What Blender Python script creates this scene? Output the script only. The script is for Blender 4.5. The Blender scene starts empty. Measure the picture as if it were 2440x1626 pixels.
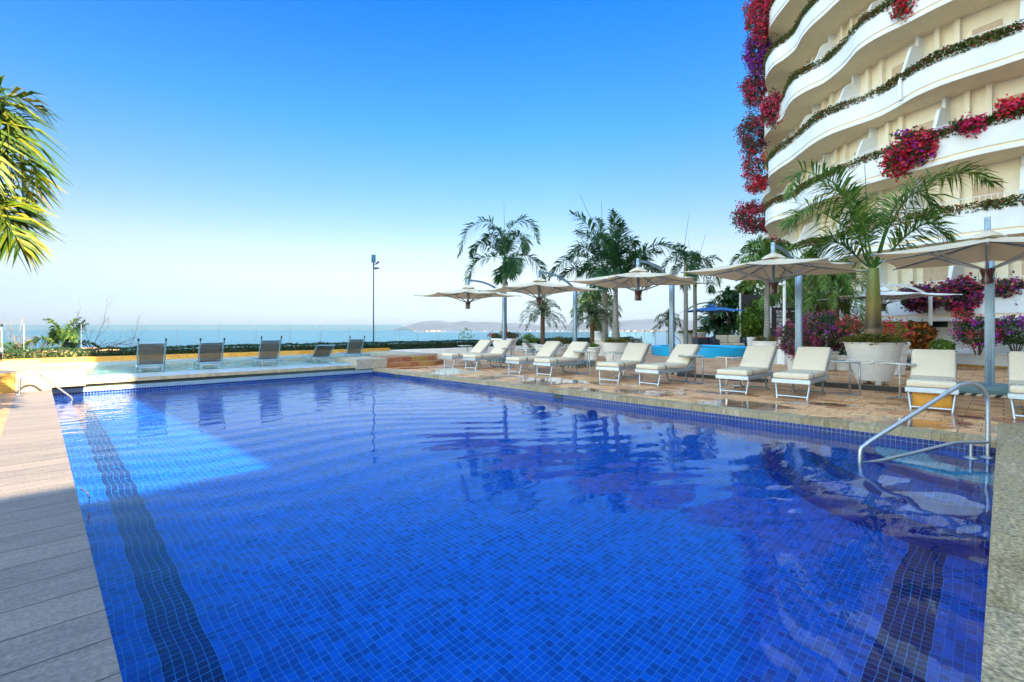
import bpy, bmesh, math, random
from mathutils import Vector, Matrix, noise
sc = bpy.context.scene
C = sc.collection
R_ = math.radians
PI = math.pi

# ------------------------------------------------------------------ camera
H = 1.3
YAW = R_(44.5)                       # heading clockwise from +Y (the pool's long side)
cam_d = bpy.data.cameras.new("camera")
cam = bpy.data.objects.new("camera", cam_d)
C.objects.link(cam)
cam.location = (0, 0, H)
cam.rotation_euler = (PI / 2, 0, -YAW)
cam_d.sensor_width = 36
cam_d.lens = 36 * 1152 / 2440
cam_d.shift_y = -27 / 2440
cam_d.clip_start = 0.05
cam_d.clip_end = 90000
sc.camera = cam

# ------------------------------------------------------------------ world, sun, exposure
SUN_EL = R_(30)
SUN_AZ = math.atan2(0.075, -1.0)      # direction towards the sun, clockwise from +Y
w = bpy.data.worlds.new("World")
sc.world = w
w.use_nodes = True
nt = w.node_tree
nt.nodes.clear()
wo = nt.nodes.new("ShaderNodeOutputWorld")
bg = nt.nodes.new("ShaderNodeBackground")
sky = nt.nodes.new("ShaderNodeTexSky")
sky.sky_type = 'NISHITA'
sky.sun_disc = False
sky.sun_elevation = SUN_EL
sky.sun_rotation = SUN_AZ
sky.altitude = 40
sky.air_density = 1.25
sky.dust_density = 0.3
sky.ozone_density = 4.0
tcw = nt.nodes.new("ShaderNodeTexCoord")
sxw = nt.nodes.new("ShaderNodeSeparateXYZ")
nt.links.new(tcw.outputs['Generated'], sxw.inputs[0])
rw = nt.nodes.new("ShaderNodeValToRGB")        # tint of the sky by elevation: paler low down, azure higher, then brightened and warmed overhead to fill the shade
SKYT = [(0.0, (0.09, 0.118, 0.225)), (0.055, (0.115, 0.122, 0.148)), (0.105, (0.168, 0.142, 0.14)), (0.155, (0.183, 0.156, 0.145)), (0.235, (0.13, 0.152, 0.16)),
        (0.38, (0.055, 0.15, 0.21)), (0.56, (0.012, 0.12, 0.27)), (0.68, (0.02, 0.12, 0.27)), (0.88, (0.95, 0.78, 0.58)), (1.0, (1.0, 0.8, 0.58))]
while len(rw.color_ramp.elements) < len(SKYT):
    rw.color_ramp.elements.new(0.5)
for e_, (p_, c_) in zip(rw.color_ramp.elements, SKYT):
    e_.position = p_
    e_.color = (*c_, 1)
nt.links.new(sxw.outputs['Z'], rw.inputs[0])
mw = nt.nodes.new("ShaderNodeMix")
mw.data_type = 'RGBA'
mw.blend_type = 'MULTIPLY'
mw.inputs[0].default_value = 1.0
nt.links.new(sky.outputs[0], mw.inputs[6])
# outside the view the sky is kept brighter and warmed, added fill for the shade
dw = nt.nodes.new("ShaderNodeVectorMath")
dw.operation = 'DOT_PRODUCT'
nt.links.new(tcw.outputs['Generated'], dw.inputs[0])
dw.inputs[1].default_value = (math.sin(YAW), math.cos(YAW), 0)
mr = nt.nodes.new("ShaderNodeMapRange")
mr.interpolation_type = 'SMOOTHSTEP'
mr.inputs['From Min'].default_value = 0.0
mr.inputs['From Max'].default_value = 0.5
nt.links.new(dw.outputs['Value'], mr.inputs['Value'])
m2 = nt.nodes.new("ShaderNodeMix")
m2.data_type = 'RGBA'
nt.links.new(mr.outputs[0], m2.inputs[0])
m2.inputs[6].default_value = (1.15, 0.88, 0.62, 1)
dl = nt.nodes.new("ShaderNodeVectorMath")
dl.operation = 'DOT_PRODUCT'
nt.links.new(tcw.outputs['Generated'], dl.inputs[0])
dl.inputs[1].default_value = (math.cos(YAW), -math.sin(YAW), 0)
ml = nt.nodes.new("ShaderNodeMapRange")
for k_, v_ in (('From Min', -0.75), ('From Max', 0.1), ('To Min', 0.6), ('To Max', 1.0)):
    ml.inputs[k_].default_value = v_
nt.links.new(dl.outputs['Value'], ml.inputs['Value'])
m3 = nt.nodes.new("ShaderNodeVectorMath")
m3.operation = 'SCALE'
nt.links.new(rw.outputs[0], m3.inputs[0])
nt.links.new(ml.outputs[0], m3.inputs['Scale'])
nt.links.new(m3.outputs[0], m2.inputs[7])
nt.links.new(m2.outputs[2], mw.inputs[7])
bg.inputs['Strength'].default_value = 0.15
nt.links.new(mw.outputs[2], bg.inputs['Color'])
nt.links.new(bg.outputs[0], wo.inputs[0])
sd = bpy.data.lights.new("sun", 'SUN')
sd.energy = 3.7
sd.angle = R_(0.5)
sd.color = (1.0, 0.72, 0.42)
so = bpy.data.objects.new("sun", sd)
C.objects.link(so)
to_sun = Vector((math.sin(SUN_AZ) * math.cos(SUN_EL), math.cos(SUN_AZ) * math.cos(SUN_EL), math.sin(SUN_EL)))
so.rotation_euler = to_sun.to_track_quat('Z', 'Y').to_euler()
try:
    sd.cycles.is_caustics_light = True
except Exception:
    pass
sc.view_settings.view_transform = 'Standard'
sc.view_settings.look = 'None'
sc.view_settings.gamma = 1
sc.view_settings.exposure = 3.35
cy = sc.cycles
cy.use_denoising = True
try:
    cy.denoiser = 'OPENIMAGEDENOISE'
except Exception:
    pass
cy.max_bounces = 10
cy.transmission_bounces = 8
cy.transparent_max_bounces = 16
cy.diffuse_bounces = 4
cy.glossy_bounces = 4
cy.caustics_refractive = True
cy.caustics_reflective = False
cy.sample_clamp_indirect = 8
cy.blur_glossy = 0.5

# ------------------------------------------------------------------ placing helpers
F2 = Vector((math.sin(YAW), math.cos(YAW)))
R2 = Vector((math.cos(YAW), -math.sin(YAW)))


def at(px, D):
    """ground position at depth D (metres along the view) seen in column px of the 2440 px photo"""
    v = F2 * D + R2 * ((px - 1220) / 1152 * D)
    return v.x, v.y


def gd(px, py, z=0.0):
    D = (H - z) * 1152 / (py - 786)
    return at(px, D)


# ------------------------------------------------------------------ materials
MATS = {}


def newmat(name):
    m = bpy.data.materials.new(name)
    m.use_nodes = True
    t = m.node_tree
    b = t.nodes['Principled BSDF']
    MATS[name] = m
    return m, t, b


def N(t, typ, **kw):
    n = t.nodes.new(typ)
    for k, v in kw.items():
        if k in n.inputs:
            n.inputs[k].default_value = v
        else:
            setattr(n, k, v)
    return n


def L(t, a, b):
    t.links.new(a, b)


def ramp(t, fac, stops, interp='LINEAR'):
    r = t.nodes.new('ShaderNodeValToRGB')
    r.color_ramp.interpolation = interp
    e = r.color_ramp.elements
    while len(e) < len(stops):
        e.new(0.5)
    for k, (p, c) in enumerate(stops):
        e[k].position = p
        e[k].color = (c[0], c[1], c[2], 1)
    L(t, fac, r.inputs[0])
    return r.outputs[0]


def math_(t, op, a, b=None, c=None):
    n = t.nodes.new('ShaderNodeMath')
    n.operation = op
    for i, v in enumerate((a, b, c)):
        if v is None:
            continue
        if isinstance(v, (int, float)):
            n.inputs[i].default_value = v
        else:
            L(t, v, n.inputs[i])
    return n.outputs[0]


def mixc(t, fac, a, b, mode='MIX'):
    n = t.nodes.new('ShaderNodeMix')
    n.data_type = 'RGBA'
    n.blend_type = mode
    for s, v in ((n.inputs[0], fac), (n.inputs[6], a), (n.inputs[7], b)):
        if isinstance(v, (int, float)):
            s.default_value = v
        elif isinstance(v, (tuple, list)):
            s.default_value = (v[0], v[1], v[2], 1)
        else:
            L(t, v, s)
    return n.outputs[2]


def pos(t):
    return N(t, 'ShaderNodeNewGeometry').outputs['Position']


def noise_(t, vec, scale, detail=3, rough=0.55, stretch=None):
    if stretch:
        mp = N(t, 'ShaderNodeMapping')
        mp.inputs['Scale'].default_value = stretch
        L(t, vec, mp.inputs['Vector'])
        vec = mp.outputs[0]
    n = N(t, 'ShaderNodeTexNoise', Scale=scale, Detail=detail, Roughness=rough)
    L(t, vec, n.inputs['Vector'])
    return n.outputs['Fac']


def bump(t, b, h, strength, dist):
    n = N(t, 'ShaderNodeBump', Strength=strength, Distance=dist)
    L(t, h, n.inputs['Height'])
    L(t, n.outputs[0], b.inputs['Normal'])


def plain(name, col, rough=0.5, metal=0.0, var=0.12, scale=6.0, bmp=0.0, bscale=60, spec=0.5):
    """a painted / cast / woven surface with slight mottling"""
    m, t, b = newmat(name)
    p = pos(t)
    n = noise_(t, p, scale, 4)
    lo = tuple(c * (1 - var) for c in col)
    hi = tuple(min(1, c * (1 + var)) for c in col)
    L(t, ramp(t, n, [(0.3, lo), (0.7, hi)]), b.inputs['Base Color'])
    b.inputs['Roughness'].default_value = rough
    b.inputs['Metallic'].default_value = metal
    b.inputs['Specular IOR Level'].default_value = spec
    if bmp:
        bump(t, b, noise_(t, p, bscale, 3), 0.6, bmp)
    return m


def leafmat(name, stops, rough=0.5, trans=0.35):
    """foliage / petals: every leaf (mesh island) picks its own tone"""
    m, t, b = newmat(name)
    g = N(t, 'ShaderNodeNewGeometry')
    col = ramp(t, g.outputs['Random Per Island'], stops)
    n = noise_(t, g.outputs['Position'], 2.2, 2)
    col = mixc(t, 0.35, col, ramp(t, n, [(0.35, (0.45, 0.45, 0.45)), (0.65, (1.2, 1.2, 1.2))]), 'MULTIPLY')
    L(t, col, b.inputs['Base Color'])
    b.inputs['Roughness'].default_value = rough
    tr = N(t, 'ShaderNodeBsdfTranslucent')
    L(t, col, tr.inputs['Color'])
    mx = N(t, 'ShaderNodeMixShader')
    mx.inputs[0].default_value = trans
    L(t, b.outputs[0], mx.inputs[1])
    L(t, tr.outputs[0], mx.inputs[2])
    L(t, mx.outputs[0], t.nodes['Material Output'].inputs[0])
    return m


def tilemat(name, ax, col, grout, pitch=0.055, off=(0, 0), g=0.05, rough=0.18, var=0.35):
    """square glass mosaic in the plane of the two axes ax ('XY', 'XZ', 'YZ')"""
    m, t, b = newmat(name)
    sp = N(t, 'ShaderNodeSeparateXYZ')
    L(t, pos(t), sp.inputs[0])
    masks, cells = [], []
    for a, o in zip(ax, off):
        v = math_(t, 'DIVIDE', math_(t, 'ADD', sp.outputs[a], -o), pitch)
        fr = math_(t, 'FRACT', v)
        cells.append(math_(t, 'FLOOR', v))
        masks.append(math_(t, 'LESS_THAN', math_(t, 'ABSOLUTE', math_(t, 'SUBTRACT', fr, 0.5)), 0.5 - g))
    mask = math_(t, 'MULTIPLY', *masks)
    cb = N(t, 'ShaderNodeCombineXYZ')
    L(t, cells[0], cb.inputs[0])
    L(t, cells[1], cb.inputs[1])
    wn = N(t, 'ShaderNodeTexWhiteNoise', noise_dimensions='2D')
    L(t, cb.outputs[0], wn.inputs['Vector'])
    n = noise_(t, pos(t), 0.9, 3)
    lo = tuple(c * (1 - var) for c in col)
    hi = tuple(min(1, c * (1 + var)) for c in col)
    tc = ramp(t, wn.outputs['Value'], [(0, lo), (1, hi)])
    tc = mixc(t, 0.3, tc, ramp(t, n, [(0.3, (0.75, 0.75, 0.8)), (0.7, (1.15, 1.15, 1.1))]), 'MULTIPLY')
    L(t, mixc(t, mask, grout, tc), b.inputs['Base Color'])
    L(t, math_(t, 'SUBTRACT', 0.7, math_(t, 'MULTIPLY', mask, 0.7 - rough)), b.inputs['Roughness'])
    bump(t, b, mask, 0.3, 0.002)
    return m


def glassmat(name, col, ior=1.45, rough=0.0, mixf=0.85):
    """thin architectural pane: clear with a fresnel reflection"""
    m, t, b = newmat(name)
    t.nodes.remove(b)
    tr = N(t, 'ShaderNodeBsdfTransparent')
    tr.inputs[0].default_value = (*col, 1)
    gl = N(t, 'ShaderNodeBsdfGlossy')
    gl.inputs['Roughness'].default_value = rough
    fr = N(t, 'ShaderNodeFresnel', IOR=ior)
    mx = N(t, 'ShaderNodeMixShader')
    L(t, math_(t, 'MULTIPLY', fr.outputs[0], mixf), mx.inputs[0])
    L(t, tr.outputs[0], mx.inputs[1])
    L(t, gl.outputs[0], mx.inputs[2])
    L(t, mx.outputs[0], t.nodes['Material Output'].inputs[0])
    return m


def stripes(name, c1, c2, width, vec=(1, 0, 1), rough=0.6):
    m, t, b = newmat(name)
    d = N(t, 'ShaderNodeVectorMath', operation='DOT_PRODUCT')
    tc = N(t, 'ShaderNodeTexCoord')
    L(t, tc.outputs['Object'], d.inputs[0])
    d.inputs[1].default_value = vec
    f = math_(t, 'FRACT', math_(t, 'DIVIDE', d.outputs['Value'], width))
    k = math_(t, 'GREATER_THAN', f, 0.5)
    L(t, mixc(t, k, c1, c2), b.inputs['Base Color'])
    b.inputs['Roughness'].default_value = rough
    return m


# ------------------------------------------------------------------ mesh building
class MB:
    def __init__(s):
        s.v, s.f, s.mi = [], [], []

    def add(s, vs, fs, M=None, mi=0):
        o = len(s.v)
        s.v += [tuple(M @ Vector(p)) if M is not None else tuple(p) for p in vs]
        s.f += [tuple(i + o for i in q) for q in fs]
        s.mi += [mi] * len(fs)
        return s

    def box(s, x0, x1, y0, y1, z0, z1, M=None, mi=0):
        vs = [(x, y, z) for z in (z0, z1) for y in (y0, y1) for x in (x0, x1)]
        fs = [(0, 2, 3, 1), (4, 5, 7, 6), (0, 1, 5, 4), (2, 6, 7, 3), (0, 4, 6, 2), (1, 3, 7, 5)]
        return s.add(vs, fs, M, mi)

    def rbox(s, x0, x1, y0, y1, z0, z1, r=0.01, seg=2, M=None, mi=0, puff=0.0):
        bm = bmesh.new()
        bmesh.ops.create_cube(bm, size=1)
        for v in bm.verts:
            v.co = Vector(((x0 + x1) / 2 + v.co.x * (x1 - x0), (y0 + y1) / 2 + v.co.y * (y1 - y0), (z0 + z1) / 2 + v.co.z * (z1 - z0)))
        bmesh.ops.bevel(bm, geom=list(bm.edges), offset=r, segments=seg, profile=0.5, affect='EDGES', clamp_overlap=True)
        if puff:
            big = [e for e in bm.edges if e.calc_length() > 0.12]
            bmesh.ops.subdivide_edges(bm, edges=big, cuts=3, use_grid_fill=True)
            cx_, cy_, cz_ = (x0 + x1) / 2, (y0 + y1) / 2, (z0 + z1) / 2
            for v in bm.verts:
                u = (v.co.x - cx_) / (x1 - x0) * 2
                w_ = (v.co.y - cy_) / (y1 - y0) * 2
                k = max(0, 1 - u * u) * max(0, 1 - w_ * w_)
                v.co.z += puff * k * (1 if v.co.z > cz_ else -0.3)
        bm.verts.index_update()
        s.add([v.co.copy() for v in bm.verts], [tuple(v.index for v in f.verts) for f in bm.faces], M, mi)
        bm.free()
        return s

    def tube(s, pts, r, n=8, cap=True, mi=0, M=None):
        pts = [Vector(p) for p in pts]
        k = len(pts)
        rs = r if isinstance(r, (list, tuple)) else [r] * k
        vs, fs = [], []
        up = None
        for i, p in enumerate(pts):
            a = pts[max(i - 1, 0)]
            b = pts[min(i + 1, k - 1)]
            d = (b - a)
            if d.length < 1e-9:
                d = Vector((0, 0, 1))
            d.normalize()
            if up is None:
                up = d.orthogonal().normalized()
            up = (up - d * up.dot(d))
            if up.length < 1e-6:
                up = d.orthogonal()
            up.normalize()
            sd_ = d.cross(up)
            for j in range(n):
                an = 2 * PI * j / n
                vs.append(p + (up * math.cos(an) + sd_ * math.sin(an)) * rs[i])
        for i in range(k - 1):
            for j in range(n):
                j2 = (j + 1) % n
                fs.append((i * n + j, i * n + j2, (i + 1) * n + j2, (i + 1) * n + j))
        if cap:
            fs.append(tuple(range(n - 1, -1, -1)))
            fs.append(tuple((k - 1) * n + j for j in range(n)))
        return s.add(vs, fs, M, mi)

    def lathe(s, prof, n=24, cx=0, cy=0, mi=0, M=None, sx=1, sy=1, a0=0, a1=2 * PI):
        """prof: list of (radius, z) from bottom to top"""
        full = abs(a1 - a0 - 2 * PI) < 1e-6
        m = n if full else n + 1
        vs = [(cx + r * sx * math.cos(a0 + (a1 - a0) * j / n), cy + r * sy * math.sin(a0 + (a1 - a0) * j / n), z) for r, z in prof for j in range(m)]
        fs = []
        for i in range(len(prof) - 1):
            for j in range(n):
                j2 = (j + 1) % m
                fs.append((i * m + j, i * m + j2, (i + 1) * m + j2, (i + 1) * m + j))
        if full and prof[0][0] > 1e-4:
            fs.append(tuple(range(m - 1, -1, -1)))
        if full and prof[-1][0] > 1e-4:
            fs.append(tuple((len(prof) - 1) * m + j for j in range(m)))
        return s.add(vs, fs, M, mi)

    def prism(s, poly, z0, z1, M=None, mi=0):
        n = len(poly)
        vs = [(x, y, z0) for x, y in poly] + [(x, y, z1) for x, y in poly]
        fs = [tuple(range(n - 1, -1, -1)), tuple(range(n, 2 * n))]
        fs += [(i, (i + 1) % n, n + (i + 1) % n, n + i) for i in range(n)]
        return s.add(vs, fs, M, mi)

    def quad(s, a, b, c, d, mi=0):
        return s.add([a, b, c, d], [(0, 1, 2, 3)], None, mi)

    def build(s, name, mat, parent=None, smooth=None, loc=None):
        me = bpy.data.meshes.new(name)
        me.from_pydata(s.v, [], s.f)
        for m_ in (mat if isinstance(mat, (list, tuple)) else [mat]):
            me.materials.append(MATS[m_] if isinstance(m_, str) else m_)
        if any(s.mi):
            me.polygons.foreach_set('material_index', s.mi)
        me.validate()
        if smooth is not None:
            me.polygons.foreach_set('use_smooth', [True] * len(me.polygons))
            if smooth < 170:
                me.set_sharp_from_angle(angle=R_(smooth))
        me.update()
        o = bpy.data.objects.new(name, me)
        C.objects.link(o)
        if parent is not None:
            o.parent = parent
        if loc is not None:
            o.location = loc
        return o


def tag(o, label, cat, group=None, kind=None):
    if label:
        o['label'] = label
    if cat:
        o['category'] = cat
    if group:
        o['group'] = group
    if kind:
        o['kind'] = kind
    return o


def thing(name, label, cat, loc=(0, 0, 0), rz=0, group=None):
    o = bpy.data.objects.new(name, None)
    o.empty_display_size = 0.2
    C.objects.link(o)
    o.location = loc
    o.rotation_euler = (0, 0, rz)
    return tag(o, label, cat, group)


def struct(mb, name, mat, smooth=None):
    o = mb.build(name, mat, None, smooth)
    o['kind'] = 'structure'
    return o


def kids(o):
    return [c for c in bpy.data.objects if c.parent == o]


def dup(root, loc, rz, label, group=None):
    def cp(o, parent):
        c = o.copy()
        C.objects.link(c)
        c.parent = parent
        for ch in KIDS.get(o.name, []):
            cp(bpy.data.objects[ch], c)
        return c
    KIDS = {}
    for o_ in bpy.data.objects:
        if o_.parent is not None:
            KIDS.setdefault(o_.parent.name, []).append(o_.name)
    c = cp(root, None)
    c.location = loc
    c.rotation_euler = (0, 0, rz)
    c['label'] = label
    if group:
        c['group'] = group
    return c


def arc(cx, cy, r, a0, a1, n):
    return [(cx + r * math.cos(a0 + (a1 - a0) * i / n), cy + r * math.sin(a0 + (a1 - a0) * i / n)) for i in range(n + 1)]


def bez(p0, p1, p2, n):
    return [tuple((1 - t) ** 2 * a + 2 * t * (1 - t) * b + t * t * c for a, b, c in zip(p0, p1, p2)) for t in [i / n for i in range(n + 1)]]


def catmull(pts, n):
    P = [Vector(p) for p in pts]
    P = [P[0] * 2 - P[1]] + P + [P[-1] * 2 - P[-2]]
    out = []
    for i in range(1, len(P) - 2):
        for k in range(n):
            t = k / n
            a, b, c, d = P[i - 1], P[i], P[i + 1], P[i + 2]
            out.append(0.5 * ((2 * b) + (c - a) * t + (2 * a - 5 * b + 4 * c - d) * t * t + (3 * b - a - 3 * c + d) * t ** 3))
    out.append(P[-2])
    return out

# ------------------------------------------------------------------ setting materials
BLUE = (0.0006, 0.078, 0.52)
NAVY = (0.0003, 0.004, 0.12)
GROUT = (0.012, 0.21, 0.66)
tilemat('tile_floor', 'XY', BLUE, GROUT, off=(0.555, 0.335), g=0.035)
tilemat('tile_floor_dark', 'XY', NAVY, GROUT, off=(0.555, 0.335), g=0.035)
tilemat('tile_x', 'YZ', (0.001, 0.05, 0.42), (0.03, 0.2, 0.5), off=(0.06, -0.088))
tilemat('tile_y', 'XZ', (0.001, 0.03, 0.35), (0.03, 0.2, 0.5), off=(0.226, -0.12))
tilemat('tile_line_x', 'YZ', (0.001, 0.005, 0.11), (0.1, 0.25, 0.5), off=(0.06, -0.088))
tilemat('tile_line_y', 'XZ', (0.001, 0.005, 0.11), (0.1, 0.25, 0.5), off=(0.226, -0.12))
tilemat('tile_step', 'XY', (0.003, 0.06, 0.42), (0.04, 0.25, 0.55), off=(0.555, 0.335), g=0.035)
tilemat('tile_step_dark', 'XY', (0.0005, 0.008, 0.2), (0.03, 0.15, 0.4), off=(0.555, 0.335), g=0.03)
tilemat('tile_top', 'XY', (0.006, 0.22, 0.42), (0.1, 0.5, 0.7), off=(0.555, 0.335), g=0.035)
plain('step_riser', (0.0005, 0.02, 0.3), 0.2, var=0.3, scale=12)


def pavermat(name, ua, ub, pa, pb, stops, off=(0, 0), half=0.5, joint=0.012, jcol=(0.25, 0.2, 0.15), streak=(1, 1, 1), sscale=8,
             rough=0.6, wet=0.0, bmp=0.004, grain=55, gamt=0.5, tone=0.55):
    """slabs: u along axis ua pitch pa, rows along ub pitch pb; each slab has its own tone"""
    m, t, b = newmat(name)
    P = pos(t)
    sp = N(t, 'ShaderNodeSeparateXYZ')
    L(t, P, sp.inputs[0])
    v = math_(t, 'DIVIDE', math_(t, 'ADD', sp.outputs[ub], -off[1]), pb)
    vf = math_(t, 'FLOOR', v)
    sh = math_(t, 'MULTIPLY', math_(t, 'MODULO', math_(t, 'ABSOLUTE', vf), 2.0), half)
    u = math_(t, 'ADD', math_(t, 'DIVIDE', math_(t, 'ADD', sp.outputs[ua], -off[0]), pa), sh)
    uf = math_(t, 'FLOOR', u)
    eu = math_(t, 'MULTIPLY', math_(t, 'SUBTRACT', 0.5, math_(t, 'ABSOLUTE', math_(t, 'SUBTRACT', math_(t, 'SUBTRACT', u, uf), 0.5))), pa)
    ev = math_(t, 'MULTIPLY', math_(t, 'SUBTRACT', 0.5, math_(t, 'ABSOLUTE', math_(t, 'SUBTRACT', math_(t, 'SUBTRACT', v, vf), 0.5))), pb)
    mask = math_(t, 'GREATER_THAN', math_(t, 'MINIMUM', eu, ev), joint / 2)
    cb = N(t, 'ShaderNodeCombineXYZ')
    L(t, uf, cb.inputs[0])
    L(t, vf, cb.inputs[1])
    wn = N(t, 'ShaderNodeTexWhiteNoise', noise_dimensions='2D')
    L(t, cb.outputs[0], wn.inputs['Vector'])
    st = noise_(t, P, sscale, 5, 0.65, streak)
    f = math_(t, 'ADD', math_(t, 'MULTIPLY', wn.outputs['Value'], tone), math_(t, 'ADD', 0.5 - tone / 2, math_(t, 'MULTIPLY', math_(t, 'SUBTRACT', st, 0.5), 1.5)))
    col = ramp(t, f, stops)
    gr = noise_(t, P, grain, 3, 0.7)
    col = mixc(t, gamt, col, ramp(t, gr, [(0.38, (0.3, 0.3, 0.3)), (0.5, (0.85, 0.85, 0.85)), (0.62, (1.5, 1.45, 1.4))]), 'MULTIPLY')
    col = mixc(t, mask, jcol, col)
    r = math_(t, 'ADD', rough - 0.1, math_(t, 'MULTIPLY', gr, 0.2))
    if wet:
        wn_ = noise_(t, P, 0.8, 4, 0.6)
        wm = ramp(t, wn_, [(0.46, (0, 0, 0)), (0.54, (1, 1, 1))])
        # the wet band lies along the pool edge
        edge = math_(t, 'SUBTRACT', 1.0, math_(t, 'MULTIPLY', math_(t, 'ABSOLUTE', math_(t, 'SUBTRACT', sp.outputs['X'], 9.2)), 0.55))
        edge = math_(t, 'MAXIMUM', math_(t, 'MINIMUM', edge, 1.0), 0.0)
        wf = math_(t, 'MULTIPLY', math_(t, 'MULTIPLY', wm, wet), math_(t, 'GREATER_THAN', math_(t, 'ADD', edge, math_(t, 'MULTIPLY', wn_, 0.6)), 0.85))
        col = mixc(t, wf, col, mixc(t, 1.0, col, (0.55, 0.5, 0.48), 'MULTIPLY'))
        r = math_(t, 'ADD', math_(t, 'MULTIPLY', r, math_(t, 'SUBTRACT', 1.0, wf)), math_(t, 'MULTIPLY', wf, 0.05))
        L(t, math_(t, 'MULTIPLY', wf, 0.7), b.inputs['Coat Weight'])
        b.inputs['Coat Roughness'].default_value = 0.04
    L(t, col, b.inputs['Base Color'])
    L(t, r, b.inputs['Roughness'])
    b.inputs['Specular IOR Level'].default_value = 0.3
    h = math_(t, 'ADD', math_(t, 'MULTIPLY', mask, 1.0), math_(t, 'MULTIPLY', gr, 0.5))
    bump(t, b, h, 0.5, bmp)
    return m


PEACH = [(0.12, (0.36, 0.15, 0.06)), (0.32, (0.64, 0.32, 0.14)), (0.5, (0.84, 0.52, 0.27)), (0.65, (0.58, 0.25, 0.14)), (0.8, (0.86, 0.58, 0.31)), (0.95, (0.74, 0.42, 0.13))]
STONE = [(0.15, (0.25, 0.19, 0.1)), (0.4, (0.38, 0.31, 0.18)), (0.6, (0.3, 0.26, 0.17)), (0.75, (0.42, 0.33, 0.2)), (0.9, (0.46, 0.4, 0.27))]
WARM = [(0.15, (0.1, 0.102, 0.115)), (0.5, (0.135, 0.135, 0.145)), (0.9, (0.17, 0.165, 0.17))]
pavermat('paving', 'Y', 'X', 0.42, 0.27, PEACH, off=(0, 8.33), streak=(7, 1, 1), sscale=2.0, wet=0.95, jcol=(0.12, 0.07, 0.04), joint=0.012, grain=30, tone=0.7)
pavermat('coping_long', 'X', 'Y', 0.9, 0.29, STONE, off=(7.6, 0.06), half=0, streak=(1, 5, 1), sscale=3, joint=0.008, jcol=(0.16, 0.14, 0.11))
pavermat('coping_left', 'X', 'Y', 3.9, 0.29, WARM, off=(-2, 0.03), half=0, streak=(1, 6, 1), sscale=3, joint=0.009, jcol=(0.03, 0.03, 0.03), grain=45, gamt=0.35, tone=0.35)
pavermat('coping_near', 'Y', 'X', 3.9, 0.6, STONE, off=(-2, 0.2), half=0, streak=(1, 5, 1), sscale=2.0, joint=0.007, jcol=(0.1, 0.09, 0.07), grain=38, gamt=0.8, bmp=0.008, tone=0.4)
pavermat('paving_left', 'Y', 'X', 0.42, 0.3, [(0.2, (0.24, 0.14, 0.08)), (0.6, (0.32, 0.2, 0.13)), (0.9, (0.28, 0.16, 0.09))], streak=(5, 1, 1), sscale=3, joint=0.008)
plain('coping_face', (0.36, 0.32, 0.24), 0.75, var=0.2, scale=14, bmp=0.003)
plain('pale_stone', (0.24, 0.195, 0.155), 0.6, var=0.08, scale=5, bmp=0.002)
plain('weir_stone', (0.34, 0.4, 0.42), 0.25, var=0.08, scale=3, bmp=0.001, bscale=20)
plain('lip_stone', (0.42, 0.34, 0.2), 0.6, var=0.25, scale=8)
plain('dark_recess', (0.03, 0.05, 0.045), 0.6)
plain('shelf', (0.2, 0.3, 0.36), 0.4, var=0.1)
pavermat('ochre_wall', 'X', 'Z', 0.85, 0.6, [(0.2, (0.55, 0.26, 0.04)), (0.6, (0.68, 0.36, 0.07)), (0.9, (0.6, 0.3, 0.06))], half=0, joint=0.006, off=(0, -1))
plain('ochre_tile', (0.4, 0.22, 0.04), 0.6, var=0.35, scale=9)
pavermat('red_step', 'X', 'Z', 0.36, 1.0, [(0.15, (0.3, 0.1, 0.04)), (0.5, (0.36, 0.15, 0.08)), (0.75, (0.42, 0.27, 0.07)), (0.95, (0.27, 0.12, 0.07))], half=0, joint=0.006, off=(0, -1), sscale=12)
plain('white_wall', (0.78, 0.78, 0.78), 0.7, var=0.05, scale=2, bmp=0.002)
plain('shallow_floor', (0.22, 0.45, 0.42), 0.5, var=0.12, scale=5)

# water: clear, refracting, rippled by its own mesh and a fine bump
m, t, b = newmat('water')
t.nodes.remove(b)
gl = N(t, 'ShaderNodeBsdfGlass', IOR=1.28, Roughness=0.0)
gl.inputs['Color'].default_value = (0.86, 0.96, 1.0, 1)
P = pos(t)
sp = N(t, 'ShaderNodeSeparateXYZ')
L(t, P, sp.inputs[0])
n1 = noise_(t, P, 3.2, 2, 0.5, (1.0, 2.2, 1))
far = math_(t, 'MINIMUM', math_(t, 'MAXIMUM', math_(t, 'DIVIDE', math_(t, 'SUBTRACT', sp.outputs['Y'], 7.5), 7.0), 0.0), 1.0)
bn = N(t, 'ShaderNodeBump', Strength=1.0)
L(t, math_(t, 'ADD', 0.0014, math_(t, 'MULTIPLY', far, 0.013)), bn.inputs['Distance'])
L(t, n1, bn.inputs['Height'])
L(t, bn.outputs[0], gl.inputs['Normal'])
L(t, gl.outputs[0], t.nodes['Material Output'].inputs[0])

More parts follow.
